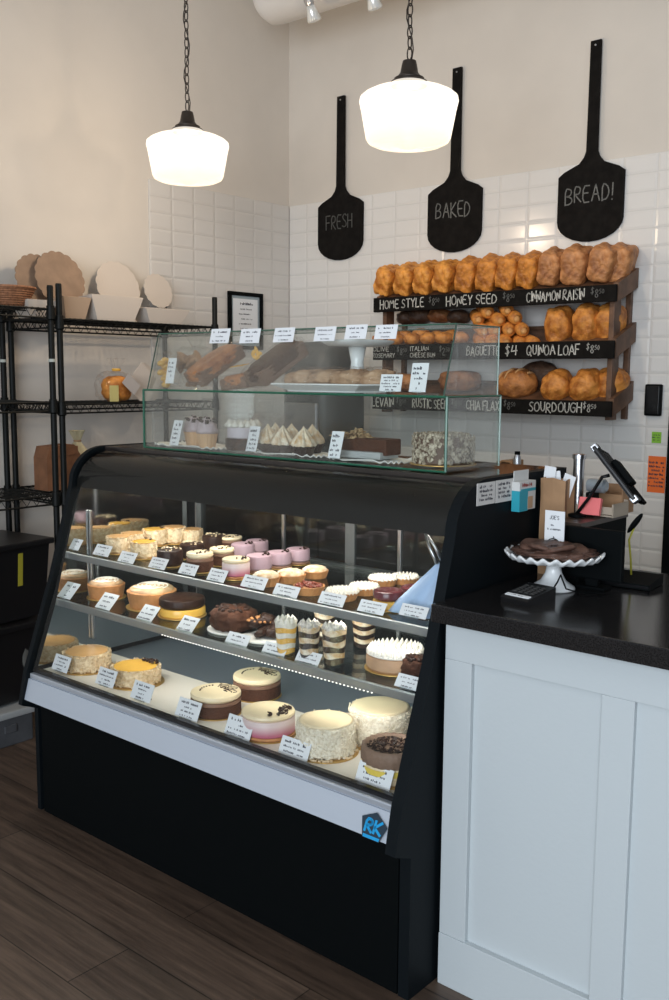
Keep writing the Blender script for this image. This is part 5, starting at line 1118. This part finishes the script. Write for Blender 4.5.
G().tube([(.014*math.cos(2*PI*i/16), .014*math.sin(2*PI*i/16), .20) for i in range(16)], .004, 6, closed=True).build('string', KRAFT, t)
# black totes and floor box
def tote(x, y, z, rz, lab):
    t = thing('storage_tote', lab, 'storage tote', (x, y, z), (0, 0, rz), 'black storage totes'); g = G()
    H_ = .29; a = [(-.15, -.17), (.15, -.17), (.15, .17), (-.15, .17)]; B_ = [g.bm.verts.new((p[0]*.88, p[1]*.9, 0)) for p in a]; T_ = [g.bm.verts.new((p[0], p[1], H_)) for p in a]
    g.bm.faces.new(list(reversed(B_))); g.bm.faces.new(T_)
    for i in range(4): g.bm.faces.new((B_[i], B_[(i+1) % 4], T_[(i+1) % 4], T_[i]))
    g.build('bin', mat('black plastic', (.008, .008, .009), .35), t); G().box((0, 0, H_+.008), (.33, .37, .024), bev=.005).build('lid', mat('black plastic', (0, 0, 0)), t)
    return t
t1 = tote(.36, -2.11, .470, .12, 'upper black storage tote with a yellow strip, below the left rack'); G().box((.144, .03, .20), (.003, .022, .13), RY(.06)).build('yellow_strip', mat('yellow strip', (.38, .34, .03), .6), t1)
t2 = tote(.37, -2.12, .150, .10, 'lower black storage tote with a pale smear, standing on the flat grey box'); G().blob((.142, .05, .17), (.006, .03, .12), amp=.4, sub=3, seed=3).build('pale_smear', mat('pale smear', (.12, .12, .11), .7), t2)
t = thing('floor_box', 'flat grey box with a pale lid on the floor at the left edge', 'box', (.335, -2.32, 0)); G().box((0, 0, .055), (.46, .50, .11), bev=.006).build('bin', mat('dark grey plastic bin', (.075, .078, .085), .5, var=.2, vscale=8), t); G().box((0, 0, .124), (.475, .515, .028), bev=.008).build('lid', mat('pale grey lid', (.36, .37, .37), .5, bump=.03), t)
for k in (-1, 1): G().box((.232, k*.15, .07), (.01, .05, .03), bev=.003).build('latch', mat('dark grey plastic bin', (0, 0, 0)), t)
# ------------------------------------------------------------------ light
def area(nm, loc, rot, sx, sy, e, col):
    l = bpy.data.lights.new(nm, 'AREA'); l.shape = 'RECTANGLE'; l.size = sx; l.size_y = sy; l.energy = e; l.color = col
    o = bpy.data.objects.new(nm, l); COL.objects.link(o); o.location = loc; o.rotation_euler = rot; return o
area('daylight_window', (4.6, -7.4, 1.9), (math.radians(88), 0, math.radians(14)), 4.2, 2.6, 250, (.84, .92, 1))
area('case_tube_light', ((X0+X1)/2, -2.10, 1.105), (math.radians(12), 0, 0), 1.36, .03, 4.5, (1, .94, .84))
area('case_shelf_light', ((X0+X1)/2, -2.285, SH2-.03), (math.radians(48), 0, 0), 1.36, .02, 1.7, (1, .95, .88))
area('case_upper_shelf_light', ((X0+X1)/2, -2.24, SH1-.03), (math.radians(48), 0, 0), 1.36, .02, 1.5, (1, .95, .88))
w = bpy.data.worlds.new('world'); SC.world = w; w.use_nodes = True
w.node_tree.nodes['Background'].inputs[0].default_value = (.80, .87, 1, 1); w.node_tree.nodes['Background'].inputs[1].default_value = .35
SC.view_settings.view_transform = 'Standard'; SC.view_settings.look = 'None'; SC.view_settings.gamma = 1; SC.view_settings.exposure = .06; SC.cycles.transparent_max_bounces = 40; SC.view_settings.use_curve_mapping = False
